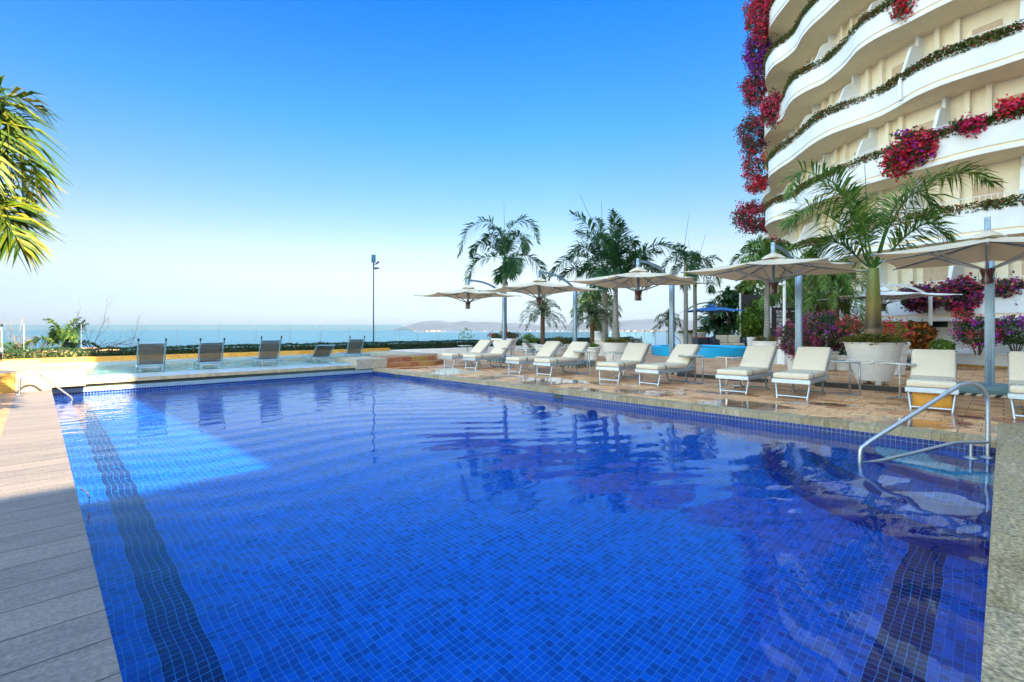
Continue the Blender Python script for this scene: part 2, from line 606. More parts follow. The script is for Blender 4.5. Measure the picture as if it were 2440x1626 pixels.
# ------------------------------------------------------------------ the pool
X0, X1, Y0, Y1 = 0.226, 8.02, 0.06, 14.80
WL, FL = -0.18, -1.38
mb = MB()
xs, ys = [X0, 0.555, 0.83, X1], [Y0, 0.335, 0.61, Y1]
for i in range(3):
    for j in range(3):
        mb.quad((xs[i], ys[j], FL), (xs[i + 1], ys[j], FL), (xs[i + 1], ys[j + 1], FL), (xs[i], ys[j + 1], FL),
                mi=1 if ((i == 1 and j > 0) or (j == 1 and i > 0)) else 0)
floor_ = struct(mb, 'pool_floor', ['tile_floor', 'tile_floor_dark'])
mb = MB()
LT = -0.088
for xa, s_ in ((X0, 0), (X1, 0)):
    mb.quad((xa, Y0, FL), (xa, Y1, FL), (xa, Y1, -0.2), (xa, Y0, -0.2), 0)
    mb.quad((xa, Y0, -0.2), (xa, Y1, -0.2), (xa, Y1, LT), (xa, Y0, LT), 1)
for ya in (Y0, Y1):
    top = LT if ya == Y0 else -0.12
    mb.quad((X0, ya, FL), (X1, ya, FL), (X1, ya, -0.23), (X0, ya, -0.23), 2)
    mb.quad((X0, ya, -0.23), (X1, ya, -0.23), (X1, ya, top), (X0, ya, top), 3)
walls_ = struct(mb, 'pool_walls', ['tile_x', 'tile_line_x', 'tile_y', 'tile_line_y'])
# curved corner steps, quarter rings round the corner (X1, Y0)
mb = MB()
prev = None
cxs, cys = X1, Y0
steps = [(0.62, -0.235), (1.25, -0.51), (1.85, -0.80), (2.45, -1.08)]
rin = 0.0
for k, (r, z) in enumerate(steps):
    zb = steps[k + 1][1] if k < 3 else FL
    wd = 0.11 if k < 3 else 0.26
    o = arc(cxs, cys, r, PI / 2, PI, 32)
    o2 = arc(cxs, cys, r - wd, PI / 2, PI, 32)
    i_ = arc(cxs, cys, max(rin, 0.001), PI / 2, PI, 32)
    for q in range(32):
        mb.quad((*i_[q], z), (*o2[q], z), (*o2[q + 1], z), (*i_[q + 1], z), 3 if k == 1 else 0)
        mb.quad((*o2[q], z), (*o[q], z), (*o[q + 1], z), (*o2[q + 1], z), 1)
        mb.quad((*o[q], z), (*o[q], zb), (*o[q + 1], zb), (*o[q + 1], z), 2)
    rin = r
steps_ = struct(mb, 'pool_steps', ['tile_step', 'tile_step_dark', 'step_riser', 'tile_top'])


def waveh(x, y):
    k = min(1, max(0, (y - 6.5) / 6.0))
    a = noise.noise(Vector((x * 0.9, y * 1.1, 0.3))) * 0.0045
    a += noise.noise(Vector((x * 2.1 + 3, y * 2.6, 1.7))) * 0.0016
    c = noise.noise(Vector((x * 2.0, y * 5.2, 4.2))) * 0.006 * k
    c += noise.noise(Vector((x * 4.5, y * 9.5, 8.2))) * 0.0026 * k
    s_ = math.sin((y * 1.0 + x * 0.35 + 0.4 * math.sin(x * 1.3)) * 2 * PI / 0.55) * 0.0011 * (1 - k * 0.6)
    return a + c + s_


def water_sheet(name, x0, x1, y0, y1, z, stepx, stepy, fn):
    nx, ny = max(1, int((x1 - x0) / stepx)), max(1, int((y1 - y0) / stepy))
    vs = [(x0 + (x1 - x0) * i / nx, y0 + (y1 - y0) * j / ny) for j in range(ny + 1) for i in range(nx + 1)]
    mb = MB()
    mb.v = [(x, y, z + fn(x, y)) for x, y in vs]
    mb.f = [(j * (nx + 1) + i, j * (nx + 1) + i + 1, (j + 1) * (nx + 1) + i + 1, (j + 1) * (nx + 1) + i) for j in range(ny) for i in range(nx)]
    mb.mi = [0] * len(mb.f)
    return mb


water_ = struct(water_sheet('pool_water', X0, X1, Y0, Y1, WL, 0.05, 0.045, waveh), 'pool_water', 'water', 180)
for o in (floor_, walls_, steps_):
    try:
        o.cycles.is_caustics_receiver = True
    except Exception:
        pass
try:
    water_.cycles.is_caustics_caster = True
except Exception:
    pass

# copings: slabs with a nosed edge
mb = MB()


mb = MB().box(X1, X1 + 0.31, Y0, 14.8, LT, 0.0)
struct(mb, 'coping_right', 'coping_long')
mb = MB().box(-0.314, X0 - 0.0, -6, 14.35, LT, 0.0)
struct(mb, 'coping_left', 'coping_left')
mb = MB().box(X0, 9.6, -0.52, Y0, LT, 0.0)
struct(mb, 'coping_near', 'coping_near')
# decks
mb = MB()
mb.box(X1 + 0.31, 44, Y0, 20.4, -0.06, -0.004)
mb.box(9.6, 44, -14, Y0, -0.06, -0.004)
mb.box(-0.314, 9.6, -14, -0.52, -0.06, -0.004)
mb.box(8.33, 9.6, -0.52, Y0, -0.06, -0.094)
struct(mb, 'deck', 'paving')
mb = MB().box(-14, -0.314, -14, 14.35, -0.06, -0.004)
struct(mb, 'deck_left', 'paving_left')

# far wall of the pool and the shallow lounging pool behind it
mb = MB()
mb.box(X0, X1, 14.80, 15.0, -0.12, -0.03, mi=0)        # pale shelf above the mosaic
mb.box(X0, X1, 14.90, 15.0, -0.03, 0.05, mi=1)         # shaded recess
Yl, Yr = 14.78, 14.95
vs = [(0.78, Yl, 0.05), (X1, Yr, 0.05), (X1, Yr, 0.14), (0.78, Yl, 0.14), (0.78, Yl + 0.33, 0.215), (X1, Yr + 0.33, 0.215), (0.78, Yl + 0.33, 0.05), (X1, Yr + 0.33, 0.05)]
mb.add(vs, [(0, 1, 2, 3)], mi=2)
mb.add(vs, [(3, 2, 5, 4)], mi=3)
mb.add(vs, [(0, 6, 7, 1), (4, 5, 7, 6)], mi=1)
struct(mb, 'weir', ['shelf', 'dark_recess', 'lip_stone', 'weir_stone'])
mb = MB()
mb.rbox(X0 - 0.55, 0.78, 14.35, 15.1, 0.05, 0.417, 0.008)
mb.rbox(-0.33, X0, 14.352, 14.9, -0.05, 0.06, 0.004)
struct(mb, 'raised_edge', 'pale_stone')
mb = MB()
mb.box(-12, -0.33, 14.36, 14.6, 0, 0.20, mi=0)
mb.box(-12, -0.33, 14.37, 14.6, 0.21, 0.40, mi=0)
mb.box(-12, 0.08, 14.6, 20.3, 0, 0.41, mi=1)
mb.box(-12, -0.33, 14.35, 14.61, 0.40, 0.417, mi=1)
mb.box(0.08, 0.78, 14.9, 16.5, 0, 0.413, mi=1)
struct(mb, 'terrace', ['ochre_tile', 'pale_stone'])
mb = MB()
mb.quad((0.08, 15.0, 0.03), (10.6, 15.0, 0.03), (10.6, 19.8, 0.03), (0.08, 19.8, 0.03))
struct(mb, 'shallow_pool_floor', 'shallow_floor')
mb = MB()
mb.box(7.45, 8.56, 14.82, 16.4, 0.0, 0.32, mi=0)
mb.box(8.56, 10.8, 15.12, 16.4, 0.0, 0.316, mi=1)
mb.box(10.6, 11.8, 16.4, 20.0, 0.0, 0.318, mi=0)
struct(mb, 'pool_rim', ['coping_face', 'red_step'])
# curved lower step
mb = MB()
pl = [(8.57, 14.62)] + [(x, y) for x, y in arc(10.2, 15.75, 1.15, -PI / 2, -0.1, 10)] + [(11.35, 16.4), (8.57, 16.4)]
mb.prism(pl, 0.0, 0.155)
struct(mb, 'curved_step', 'red_step')
mb = MB()
mb.box(-12, 11.8, 19.8, 20.16, 0.0, 0.285, mi=1)
struct(mb, 'bench_tread', ['pale_stone', 'weir_stone'])
tag(MB().box(-12, 11.8, 20.16, 20.42, 0.0, 0.44).build('bench_wall', 'ochre_wall'), 'long low ochre stone wall behind the shallow lounging pool', 'wall')
tag(MB().rbox(11.8, 34, 20.42, 20.7, -0.05, 0.33, 0.01).build('low_wall', 'white_wall'), 'low white rendered wall in front of the dark clipped hedge', 'wall')


def shal(x, y):
    return noise.noise(Vector((x * 3.1, y * 5.5, 2.2))) * 0.010 + noise.noise(Vector((x * 7.5, y * 12, 5.1))) * 0.006


wb = MB()
for a in ((0.78, 8.0, 15.1, 16.5), (0.085, 10.6, 16.5, 19.8)):
    s2 = water_sheet('', *a, 0.205, 0.06, 0.05, shal)
    wb.add(s2.v, s2.f)
struct(wb, 'shallow_water', 'water', 180)

# ------------------------------------------------------------------ ground, hillside, sea, mountains
plain('earth', (0.16, 0.12, 0.07), 0.9, var=0.4, scale=0.6)
plain('scrub', (0.09, 0.1, 0.04), 0.9, var=0.6, scale=0.4, bmp=0.2, bscale=2)
mb = MB().box(-60, 80, -80, 24, -4.2, -4.0)
struct(mb, 'ground', 'earth')
mb = MB()
nx, ny = 60, 24
vs = []
for j in range(ny + 1):
    for i in range(nx + 1):
        x = -90 + 260 * i / nx
        f = j / ny
        y = 21.9 + 110 * f
        z = -0.15 - 36.5 * (f ** 0.8) + (noise.noise(Vector((x * 0.06, y * 0.06, 0))) * 5 * min(1, f * 4))
        vs.append((x, y, z))
mb.add(vs, [(j * (nx + 1) + i, j * (nx + 1) + i + 1, (j + 1) * (nx + 1) + i + 1, (j + 1) * (nx + 1) + i) for j in range(ny) for i in range(nx)])
struct(mb, 'hillside', 'scrub', 180)
m, t, b = newmat('sea')
P = pos(t)
b.inputs['Base Color'].default_value = (0.01, 0.12, 0.22, 1)
b.inputs['Roughness'].default_value = 0.28
n = noise_(t, P, 0.02, 5, 0.6, (1, 1, 1))
bump(t, b, n, 0.5, 3.0)
L(t, ramp(t, noise_(t, P, 0.00035, 3, 0.5, (0.35, 1, 1)), [(0.35, (0.012, 0.05, 0.11)), (0.65, (0.035, 0.10, 0.16))]), b.inputs['Base Color'])
mb = MB()
mb.quad((-60000, -20000, -35), (60000, -20000, -35), (60000, 60000, -35), (-60000, 60000, -35))
struct(mb, 'sea', 'sea')
plain('mountain', (0.02, 0.035, 0.07), 0.95, var=0.4, scale=0.0006)
RIDGE = [(940, 785), (975, 776), (990, 771), (1012, 766), (1035, 764), (1060, 766), (1080, 769), (1105, 765), (1125, 768), (1160, 767), (1190, 770), (1225, 770),
         (1260, 773), (1300, 776), (1340, 776), (1380, 770), (1430, 767), (1480, 765), (1500, 763), (1540, 761), (1570, 759), (1600, 762), (1660, 764), (1750, 758), (1900, 760), (2100, 770)]
mb = MB()
cols, rows = 150, 12
D0 = 17000
vs = []
for i in range(cols + 1):
    px = 940 + (2100 - 940) * i / cols
    for a, b_ in zip(RIDGE[:-1], RIDGE[1:]):
        if a[0] <= px <= b_[0]:
            yy = a[1] + (b_[1] - a[1]) * (px - a[0]) / (b_[0] - a[0])
    hh = (786 - yy) / 1152 * (D0 + 3500) + 35
    for j in range(rows + 1):
        f = j / rows
        D = D0 + 7000 * f
        k = math.sin(PI * f) ** 0.8
        nz = 1 + 0.35 * noise.noise(Vector((px * 0.03, f * 5, 1))) * (1 - abs(2 * f - 1)) * (1 if abs(f - 0.5) > 0.1 else 0)
        x, y = at(px, D)
        vs.append((x, y, -36 + hh * k * nz))
mb.add(vs, [(i * (rows + 1) + j, (i + 1) * (rows + 1) + j, (i + 1) * (rows + 1) + j + 1, i * (rows + 1) + j + 1) for i in range(cols) for j in range(rows)])
struct(mb, 'mountains', 'mountain', 180)
plain('town_white', (0.13, 0.125, 0.12), 0.8)
rng = random.Random(4)
mb = MB()
for k in range(170):
    px = rng.choice([rng.gauss(1525, 35), rng.gauss(1030, 14), rng.uniform(1150, 1700), rng.gauss(1530, 60)])
    D = rng.uniform(8000, 12500)
    x, y = at(px, D)
    a = rng.uniform(12, 40)
    h = rng.choice([10, 12, 18, 28])
    mb.box(x - a, x + a, y - a, y + a, -35, -35 + h)
town = mb.build('distant_town', 'town_white')
tag(town, 'pale buildings of the far town scattered along the bay below the mountains', 'town', kind='stuff')

# ------------------------------------------------------------------ object materials
plain('steel', (0.55, 0.57, 0.6), 0.22, 0.95, var=0.08, scale=20)
plain('brushed', (0.42, 0.46, 0.5), 0.35, 0.8, var=0.1, scale=20)
plain('alu', (0.42, 0.5, 0.6), 0.38, 0.6, var=0.08, scale=10)
plain('alu_pole', (0.2, 0.3, 0.42), 0.4, 0.5, var=0.12, scale=6)
plain('alu_dark', (0.25, 0.4, 0.48), 0.4, 0.6, var=0.1, scale=10)
leafmat('canvas', [(0.0, (0.8, 0.71, 0.56)), (1.0, (0.8, 0.71, 0.56))], rough=0.85, trans=0.3)
plain('cushion', (0.64, 0.56, 0.44), 0.85, var=0.06, scale=30, bmp=0.0015, bscale=220, spec=0.2)
plain('cushion_white', (0.78, 0.78, 0.76), 0.85, var=0.04, scale=30, bmp=0.001, bscale=200)
plain('black_plastic', (0.015, 0.015, 0.018), 0.5)
plain('black_red', (0.05, 0.006, 0.006), 0.3, var=0.5)
plain('rope', (0.45, 0.4, 0.33), 0.9)
plain('base_box', (0.12, 0.24, 0.29), 0.45, 0.2, var=0.15, scale=8)
plain('pot_white', (0.74, 0.74, 0.73), 0.55, var=0.07, scale=7, bmp=0.002, bscale=25)
plain('soil', (0.06, 0.04, 0.02), 0.9)
plain('bark_grey', (0.22, 0.2, 0.17), 0.8, var=0.35, scale=9, bmp=0.006, bscale=30)
plain('bark_brown', (0.1, 0.06, 0.035), 0.9, var=0.5, scale=14, bmp=0.012, bscale=40)
plain('orange_board', (0.62, 0.3, 0.04), 0.55, var=0.12, scale=30)
plain('dark_pole', (0.01, 0.04, 0.08), 0.5, 0.0)
plain('box_blue', (0.005, 0.09, 0.17), 0.6)
plain('wicker', (0.02, 0.035, 0.055), 0.6, var=0.4, scale=60, bmp=0.003, bscale=120)
plain('red_cushion', (0.4, 0.08, 0.05), 0.8, var=0.15)
plain('turquoise', (0.008, 0.42, 0.78), 0.5, var=0.08, scale=3, bmp=0.002, bscale=60)
plain('sign_dark', (0.045, 0.035, 0.04), 0.5)
plain('sign_white', (0.8, 0.8, 0.8), 0.6)
plain('wood', (0.34, 0.17, 0.06), 0.55, var=0.25, scale=4)
plain('blue_canvas', (0.03, 0.17, 0.5), 0.8, var=0.1, scale=8)
plain('twig', (0.14, 0.09, 0.07), 0.9, var=0.3)
stripes('hazard', (0.02, 0.02, 0.02), (0.55, 0.5, 0.38), 0.17, (1, 1, 1.0))
stripes('hazard_yellow', (0.02, 0.02, 0.02), (0.6, 0.4, 0.05), 0.17, (1, 1, 1.0))
glassmat('pane', (0.84, 0.95, 0.97), mixf=0.45)
plain('table_top', (0.5, 0.56, 0.56), 0.12, 0.1, var=0.1, scale=5)
m, t, b = newmat('pattern_band')                 # woven band round the cushions: dark green blocks on cream
tc = N(t, 'ShaderNodeTexCoord')
sp = N(t, 'ShaderNodeSeparateXYZ')
L(t, tc.outputs['Object'], sp.inputs[0])
k = math_(t, 'GREATER_THAN', math_(t, 'FRACT', math_(t, 'MULTIPLY', math_(t, 'ADD', sp.outputs['Y'], math_(t, 'MULTIPLY', sp.outputs['Z'], 0.5)), 13.0)), 0.2)
nn = math_(t, 'GREATER_THAN', math_(t, 'FRACT', math_(t, 'MULTIPLY', sp.outputs['X'], 24.0)), 0.2)
L(t, mixc(t, math_(t, 'MULTIPLY', k, nn), (0.5, 0.46, 0.36), (0.015, 0.06, 0.06)), b.inputs['Base Color'])
b.inputs['Roughness'].default_value = 0.8
m, t, b = newmat('mesh_sling')                   # brown see-through sling fabric
b.inputs['Base Color'].default_value = (0.15, 0.14, 0.12, 1)
b.inputs['Roughness'].default_value = 0.7
tr = N(t, 'ShaderNodeBsdfTransparent')
mx = N(t, 'ShaderNodeMixShader')
mx.inputs[0].default_value = 0.66
L(t, tr.outputs[0], mx.inputs[1])
L(t, b.outputs[0], mx.inputs[2])
L(t, mx.outputs[0], t.nodes['Material Output'].inputs[0])
m, t, b = newmat('royal_trunk')                  # ringed grey-brown stem
P = pos(t)
sp = N(t, 'ShaderNodeSeparateXYZ')
L(t, P, sp.inputs[0])
rg = math_(t, 'FRACT', math_(t, 'MULTIPLY', math_(t, 'ADD', sp.outputs['Z'], math_(t, 'MULTIPLY', noise_(t, P, 5, 2), 0.03)), 9.0))
c0 = ramp(t, noise_(t, P, 6, 4, 0.6, (1, 1, 0.4)), [(0.3, (0.15, 0.15, 0.13)), (0.7, (0.3, 0.29, 0.26))])
L(t, mixc(t, math_(t, 'LESS_THAN', rg, 0.12), c0, (0.1, 0.09, 0.07)), b.inputs['Base Color'])
b.inputs['Roughness'].default_value = 0.75
bump(t, b, rg, 0.4, 0.01)
m, t, b = newmat('green_stem')                   # smooth green to brown stem of the big potted palm
P = pos(t)
sp = N(t, 'ShaderNodeSeparateXYZ')
L(t, P, sp.inputs[0])
zz = math_(t, 'ADD', sp.outputs['Z'], math_(t, 'MULTIPLY', noise_(t, P, 7, 3), 0.12))
c0 = ramp(t, math_(t, 'DIVIDE', math_(t, 'SUBTRACT', zz, 0.95), 2.2), [(0.0, (0.12, 0.07, 0.04)), (0.14, (0.2, 0.12, 0.07)), (0.19, (0.16, 0.1, 0.06)), (0.21, (0.03, 0.02, 0.012)), (0.29, (0.1, 0.07, 0.02)), (0.45, (0.2, 0.17, 0.03)), (0.9, (0.12, 0.18, 0.03))])
L(t, c0, b.inputs['Base Color'])
b.inputs['Roughness'].default_value = 0.45
bump(t, b, noise_(t, P, 25, 3, 0.6, (1, 1, 0.3)), 0.4, 0.006)
G_DARK = [(0.0, (0.012, 0.04, 0.012)), (0.5, (0.03, 0.09, 0.02)), (1.0, (0.07, 0.15, 0.03))]
leafmat('leaf_palm', [(0.0, (0.025, 0.09, 0.012)), (0.5, (0.07, 0.19, 0.02)), (0.88, (0.18, 0.28, 0.03)), (1.0, (0.38, 0.3, 0.08))])
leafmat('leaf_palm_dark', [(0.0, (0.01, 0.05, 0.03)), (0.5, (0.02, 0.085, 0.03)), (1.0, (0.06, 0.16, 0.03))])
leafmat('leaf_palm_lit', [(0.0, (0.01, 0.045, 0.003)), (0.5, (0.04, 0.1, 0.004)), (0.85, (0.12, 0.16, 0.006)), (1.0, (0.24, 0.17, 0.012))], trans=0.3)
leafmat('leaf_date', [(0.0, (0.02, 0.05, 0.02)), (0.6, (0.05, 0.1, 0.035)), (1.0, (0.17, 0.17, 0.06))])
leafmat('leaf_hedge', [(0.0, (0.006, 0.03, 0.018)), (0.6, (0.014, 0.06, 0.025)), (0.985, (0.03, 0.09, 0.03)), (1.0, (0.2, 0.25, 0.2))])
leafmat('leaf_bush', G_DARK)
leafmat('leaf_lime', [(0.0, (0.05, 0.13, 0.015)), (0.5, (0.12, 0.25, 0.02)), (1.0, (0.26, 0.38, 0.04))])
leafmat('leaf_olive', [(0.0, (0.04, 0.06, 0.01)), (0.5, (0.12, 0.14, 0.015)), (0.85, (0.24, 0.21, 0.02)), (1.0, (0.35, 0.16, 0.03))])
leafmat('leaf_balcony', [(0.0, (0.02, 0.06, 0.008)), (0.5, (0.06, 0.12, 0.012)), (0.82, (0.14, 0.15, 0.018)), (0.9, (0.35, 0.06, 0.02)), (1.0, (0.5, 0.03, 0.03))])
leafmat('leaf_croton', [(0.0, (0.04, 0.05, 0.01)), (0.3, (0.1, 0.09, 0.02)), (0.5, (0.4, 0.08, 0.015)), (1.0, (0.6, 0.2, 0.03))])
leafmat('petal_magenta', [(0.0, (0.34, 0.01, 0.07)), (0.5, (0.7, 0.015, 0.12)), (0.8, (0.85, 0.04, 0.2)), (1.0, (0.5, 0.12, 0.16))])
leafmat('petal_purple', [(0.0, (0.2, 0.01, 0.36)), (0.5, (0.42, 0.03, 0.7)), (1.0, (0.55, 0.04, 0.4))])
leafmat('petal_red', [(0.0, (0.5, 0.01, 0.03)), (0.6, (0.78, 0.015, 0.05)), (0.93, (0.85, 0.04, 0.09)), (1.0, (0.75, 0.25, 0.04))])
leafmat('petal_mixed', [(0.0, (0.12, 0.03, 0.12)), (0.35, (0.32, 0.03, 0.13)), (0.6, (0.22, 0.04, 0.35)), (0.8, (0.5, 0.03, 0.08)), (0.92, (0.6, 0.16, 0.04)), (1.0, (0.6, 0.38, 0.1))])
leafmat('petal_dry', [(0.0, (0.1, 0.04, 0.06)), (0.5, (0.2, 0.06, 0.08)), (1.0, (0.3, 0.13, 0.1))])

# ------------------------------------------------------------------ foliage builders
for n_ in MATS['canvas'].node_tree.nodes:
    if n_.bl_idname == 'ShaderNodeMix':
        n_.inputs[0].default_value = 0.08


def leafcloud(mb, pts, size, rng, flat=0.0, asp=0.6):
    """one folded leaf at each point"""
    for p in pts:
        s = size * rng.uniform(0.6, 1.3)
        d = Vector((rng.gauss(0, 1), rng.gauss(0, 1), rng.gauss(0, 1) * (1 - flat))).normalized()
        u = d.cross(Vector((rng.gauss(0, 1), rng.gauss(0, 1), rng.gauss(0, 1)))).normalized()
        n = d.cross(u)
        p = Vector(p)
        a, c = p - d * s * 0.5, p + d * s * 0.5
        l, r = p + u * s * asp * 0.5 + n * s * 0.12, p - u * s * asp * 0.5 + n * s * 0.12
        mb.add([a, r, c, l], [(0, 1, 2), (0, 2, 3)])


def ellpts(n, c, r, rng, shell=0.45, lump=0.25, seed=0.0):
    out = []
    while len(out) < n:
        d = Vector((rng.gauss(0, 1), rng.gauss(0, 1), rng.gauss(0, 1))).normalized()
        k = rng.uniform(shell, 1.0) ** 0.7
        k *= 1 + lump * noise.noise(d * 2.3 + Vector((seed, seed * 1.7, 3)))
        p = Vector((c[0] + d.x * r[0] * k, c[1] + d.y * r[1] * k, c[2] + d.z * r[2] * k))
        if noise.noise(p * (1.4 / max(r[0], 0.3)) + Vector((seed, 9, 1))) < -0.33:
            continue
        out.append(p)
    return out


def frond(mb, pts, leaf, n, rng, width=0.028, side_up=0.25, droop=0.35, sweep=0.5, rad=0.012, bare=0.14, plume=1.0, mi=0):
    """pinnate palm leaf along a curve"""
    P = catmull(pts, 8) if len(pts) > 3 else [Vector(p) for p in bez(*pts, 18)]
    k = len(P)
    mb.tube(P, [rad * (1 - 0.85 * i / (k - 1)) for i in range(k)], 5, cap=False, mi=mi)
    seg = [0]
    for a, b_ in zip(P[:-1], P[1:]):
        seg.append(seg[-1] + (b_ - a).length)
    T = seg[-1]
    for q in range(n):
        f = bare + (1 - bare) * (q + 0.5) / n
        s_ = f * T
        i = max(j for j in range(k) if seg[j] <= s_)
        i = min(i, k - 2)
        loc = (s_ - seg[i]) / max(1e-6, seg[i + 1] - seg[i])
        p = P[i].lerp(P[i + 1], loc)
        tg = (P[i + 1] - P[i]).normalized()
        sd_ = tg.cross(Vector((0, 0, 1)))
        if sd_.length < 0.1:
            sd_ = tg.cross(Vector((F2.x, F2.y, 0)))
        sd_.normalize()
        up = sd_.cross(tg).normalized()
        g = (f - bare) / (1 - bare)
        ln = leaf * (0.45 + 0.7 * math.sin(PI * min(1, 0.12 + 0.95 * g)) ** 0.8)
        for sg in (-1, 1):
            if rng.random() < 0.04:
                continue
            l_ = ln * rng.uniform(0.82, 1.1)
            ro = rng.uniform(-0.95, 1.0) * plume
            dv = (sd_ * (sg * math.cos(ro)) + up * math.sin(ro + side_up * 0.5) + tg * (sweep + 0.75 * g * g)).normalized()
            a = p
            mid = p + dv * l_ * 0.5
            tip = p + dv * l_ - Vector((0, 0, l_ * droop * rng.uniform(0.6, 1.4)))
            wv = dv.cross(up).normalized() * width * 0.5
            wv = (wv + up * width * 0.25 * sg)
            mb.add([a - wv * 0.35, a + wv * 0.35, mid + wv, tip, mid - wv], [(0, 1, 2, 4), (4, 2, 3)], mi=mi)


def trunk_mesh(base, top, r0, r1, bulge=0.0, n=12, k=14, wob=0.02, seed=1.0):
    mb = MB()
    B, T_ = Vector(base), Vector(top)
    pts, rs = [], []
    for i in range(k + 1):
        f = i / k
        p = B.lerp(T_, f)
        p += Vector((noise.noise(Vector((seed, f * 3, 0))), noise.noise(Vector((f * 3, seed, 5))), 0)) * wob * math.sin(PI * f)
        pts.append(p)
        rs.append(r0 + (r1 - r0) * f + bulge * math.exp(-((f - 0.06) / 0.1) ** 2))
    return mb.tube(pts, rs, n)


def local_frond(c, spec, mpx):
    """frond spec in photo pixels from the crown: [(dx, dy_up), ...] + total depth offset in metres"""
    pts, dep = spec
    n = len(pts)
    out = [Vector(c)]
    for i, (dx, dy) in enumerate(pts):
        f = (i + 1) / n
        v = R2 * (dx * mpx) + F2 * (dep * f)
        out.append(Vector((c[0] + v.x, c[1] + v.y, c[2] + dy * mpx)))
    return out


def palm(name, label, cat_group, x, y, z0, zc, r0, r1, fronds, mpx, leaf, n=60, trunk='royal_trunk', mat='leaf_palm_dark', seed=1, width=0.03, shaft=True,
         droop=0.35, bulge=0.0, spears=(), lean=(0, 0), rad=0.016, cat='palm tree', sideup=0.25, bare=0.14):
    rng = random.Random(seed)
    root = thing(name, label, cat, (x, y, z0), 0, cat_group)
    c = (lean[0], lean[1], zc - z0)
    trunk_mesh((0, 0, 0), c, r0, r1, bulge, seed=seed).build('trunk', trunk, root, 60)
    if shaft:
        h = (zc - z0)
        MB().tube([(c[0] * 0.86, c[1] * 0.86, h * 0.86), (c[0] * 0.95, c[1] * 0.95, h * 0.95), (c[0], c[1], h * 1.03)], [r1 * 1.15, r1 * 1.05, r1 * 0.5], 10).build('crownshaft', 'leaf_palm', root, 60)
    mb = MB()
    for sp_ in fronds:
        frond(mb, local_frond(c, sp_, mpx), leaf, n, rng, width * 1.25, sideup, droop, rad=rad, bare=bare)
    mb.build('crown', mat, root)
    for (a, b_) in spears:
        va, vb = R2 * (a[0] * mpx), R2 * (b_[0] * mpx)
        MB().tube([(c[0] + va.x, c[1] + va.y, c[2] + a[1] * mpx), (c[0] + vb.x, c[1] + vb.y, c[2] + b_[1] * mpx)], [0.014, 0.006], 5).build('spear_leaf', 'leaf_date', root)
    return root


def rand_fronds(nf, rp, rng, up=(0.2, 1.0), low=0.35):
    """fronds all round the head, from hanging to upright; rp = reach in photo pixels"""
    out = []
    for i in range(nf):
        an = i * 2.39996 + rng.uniform(-0.25, 0.25)
        q = (i + 0.5) / nf
        e = R_(-22 + 95 * (up[0] * 0.3 + q * up[1])) + rng.uniform(-0.12, 0.12)
        dep, lat = math.sin(an) * math.cos(e), math.cos(an) * math.cos(e)
        ln = rp * rng.uniform(0.88, 1.1)
        sg = low * ln * (0.35 + 0.5 * math.cos(e))
        uz = math.sin(e) * ln
        out.append(([(lat * ln * 0.36, uz * 0.4 + 0.06 * ln), (lat * ln * 0.74, uz * 0.78 - sg * 0.22), (lat * ln, uz - sg)], dep * rp * 0.018))
    return out


def pot(label, x, y, z0, r0, r1, h, style='bell', group=None, name='planter', cat='planter'):
    """round planter on the ground with soil"""
    root = thing(name, label, cat, (x, y, z0), 0, group)
    if style == 'bell':
        pr = [(r0 * 0.9, 0.0), (r0, 0.03), (r0 * 0.98, 0.1 * h), (r0 * 1.05, 0.3 * h), (r0 + (r1 - r0) * 0.75, 0.75 * h), (r0 + (r1 - r0) * 0.85, 0.86 * h), (r1 * 1.02, 0.88 * h), (r1 * 1.06, 0.93 * h), (r1 * 1.02, h), (r1 * 0.92, h), (r1 * 0.88, 0.85 * h)]
    else:
        pr = [(r0, 0.0), (r0 + (r1 - r0) * 0.55, 0.55 * h), (r1 * 0.97, 0.97 * h), (r1 * 1.01, 0.975 * h), (r1 * 1.01, h), (r1 * 0.95, h), (r1 * 0.9, 0.88 * h)]
    MB().lathe(pr, 40).build('body', 'pot_white', root, 40)
    MB().lathe([(0.001, 0.0), (r1 * 0.93, 0.0)], 24).build('soil', 'soil', root, loc=(0, 0, 0.9 * h))
    if style == 'bell':
        rg = MB()
        for zz, rr in ((0.62, r0 + (r1 - r0) * 0.62), (0.68, r0 + (r1 - r0) * 0.68)):
            rg.lathe([(rr, zz * h - 0.012), (rr + 0.02, zz * h), (rr, zz * h + 0.012)], 40)
        rg.build('ring', 'pot_white', root, 60)
    return root


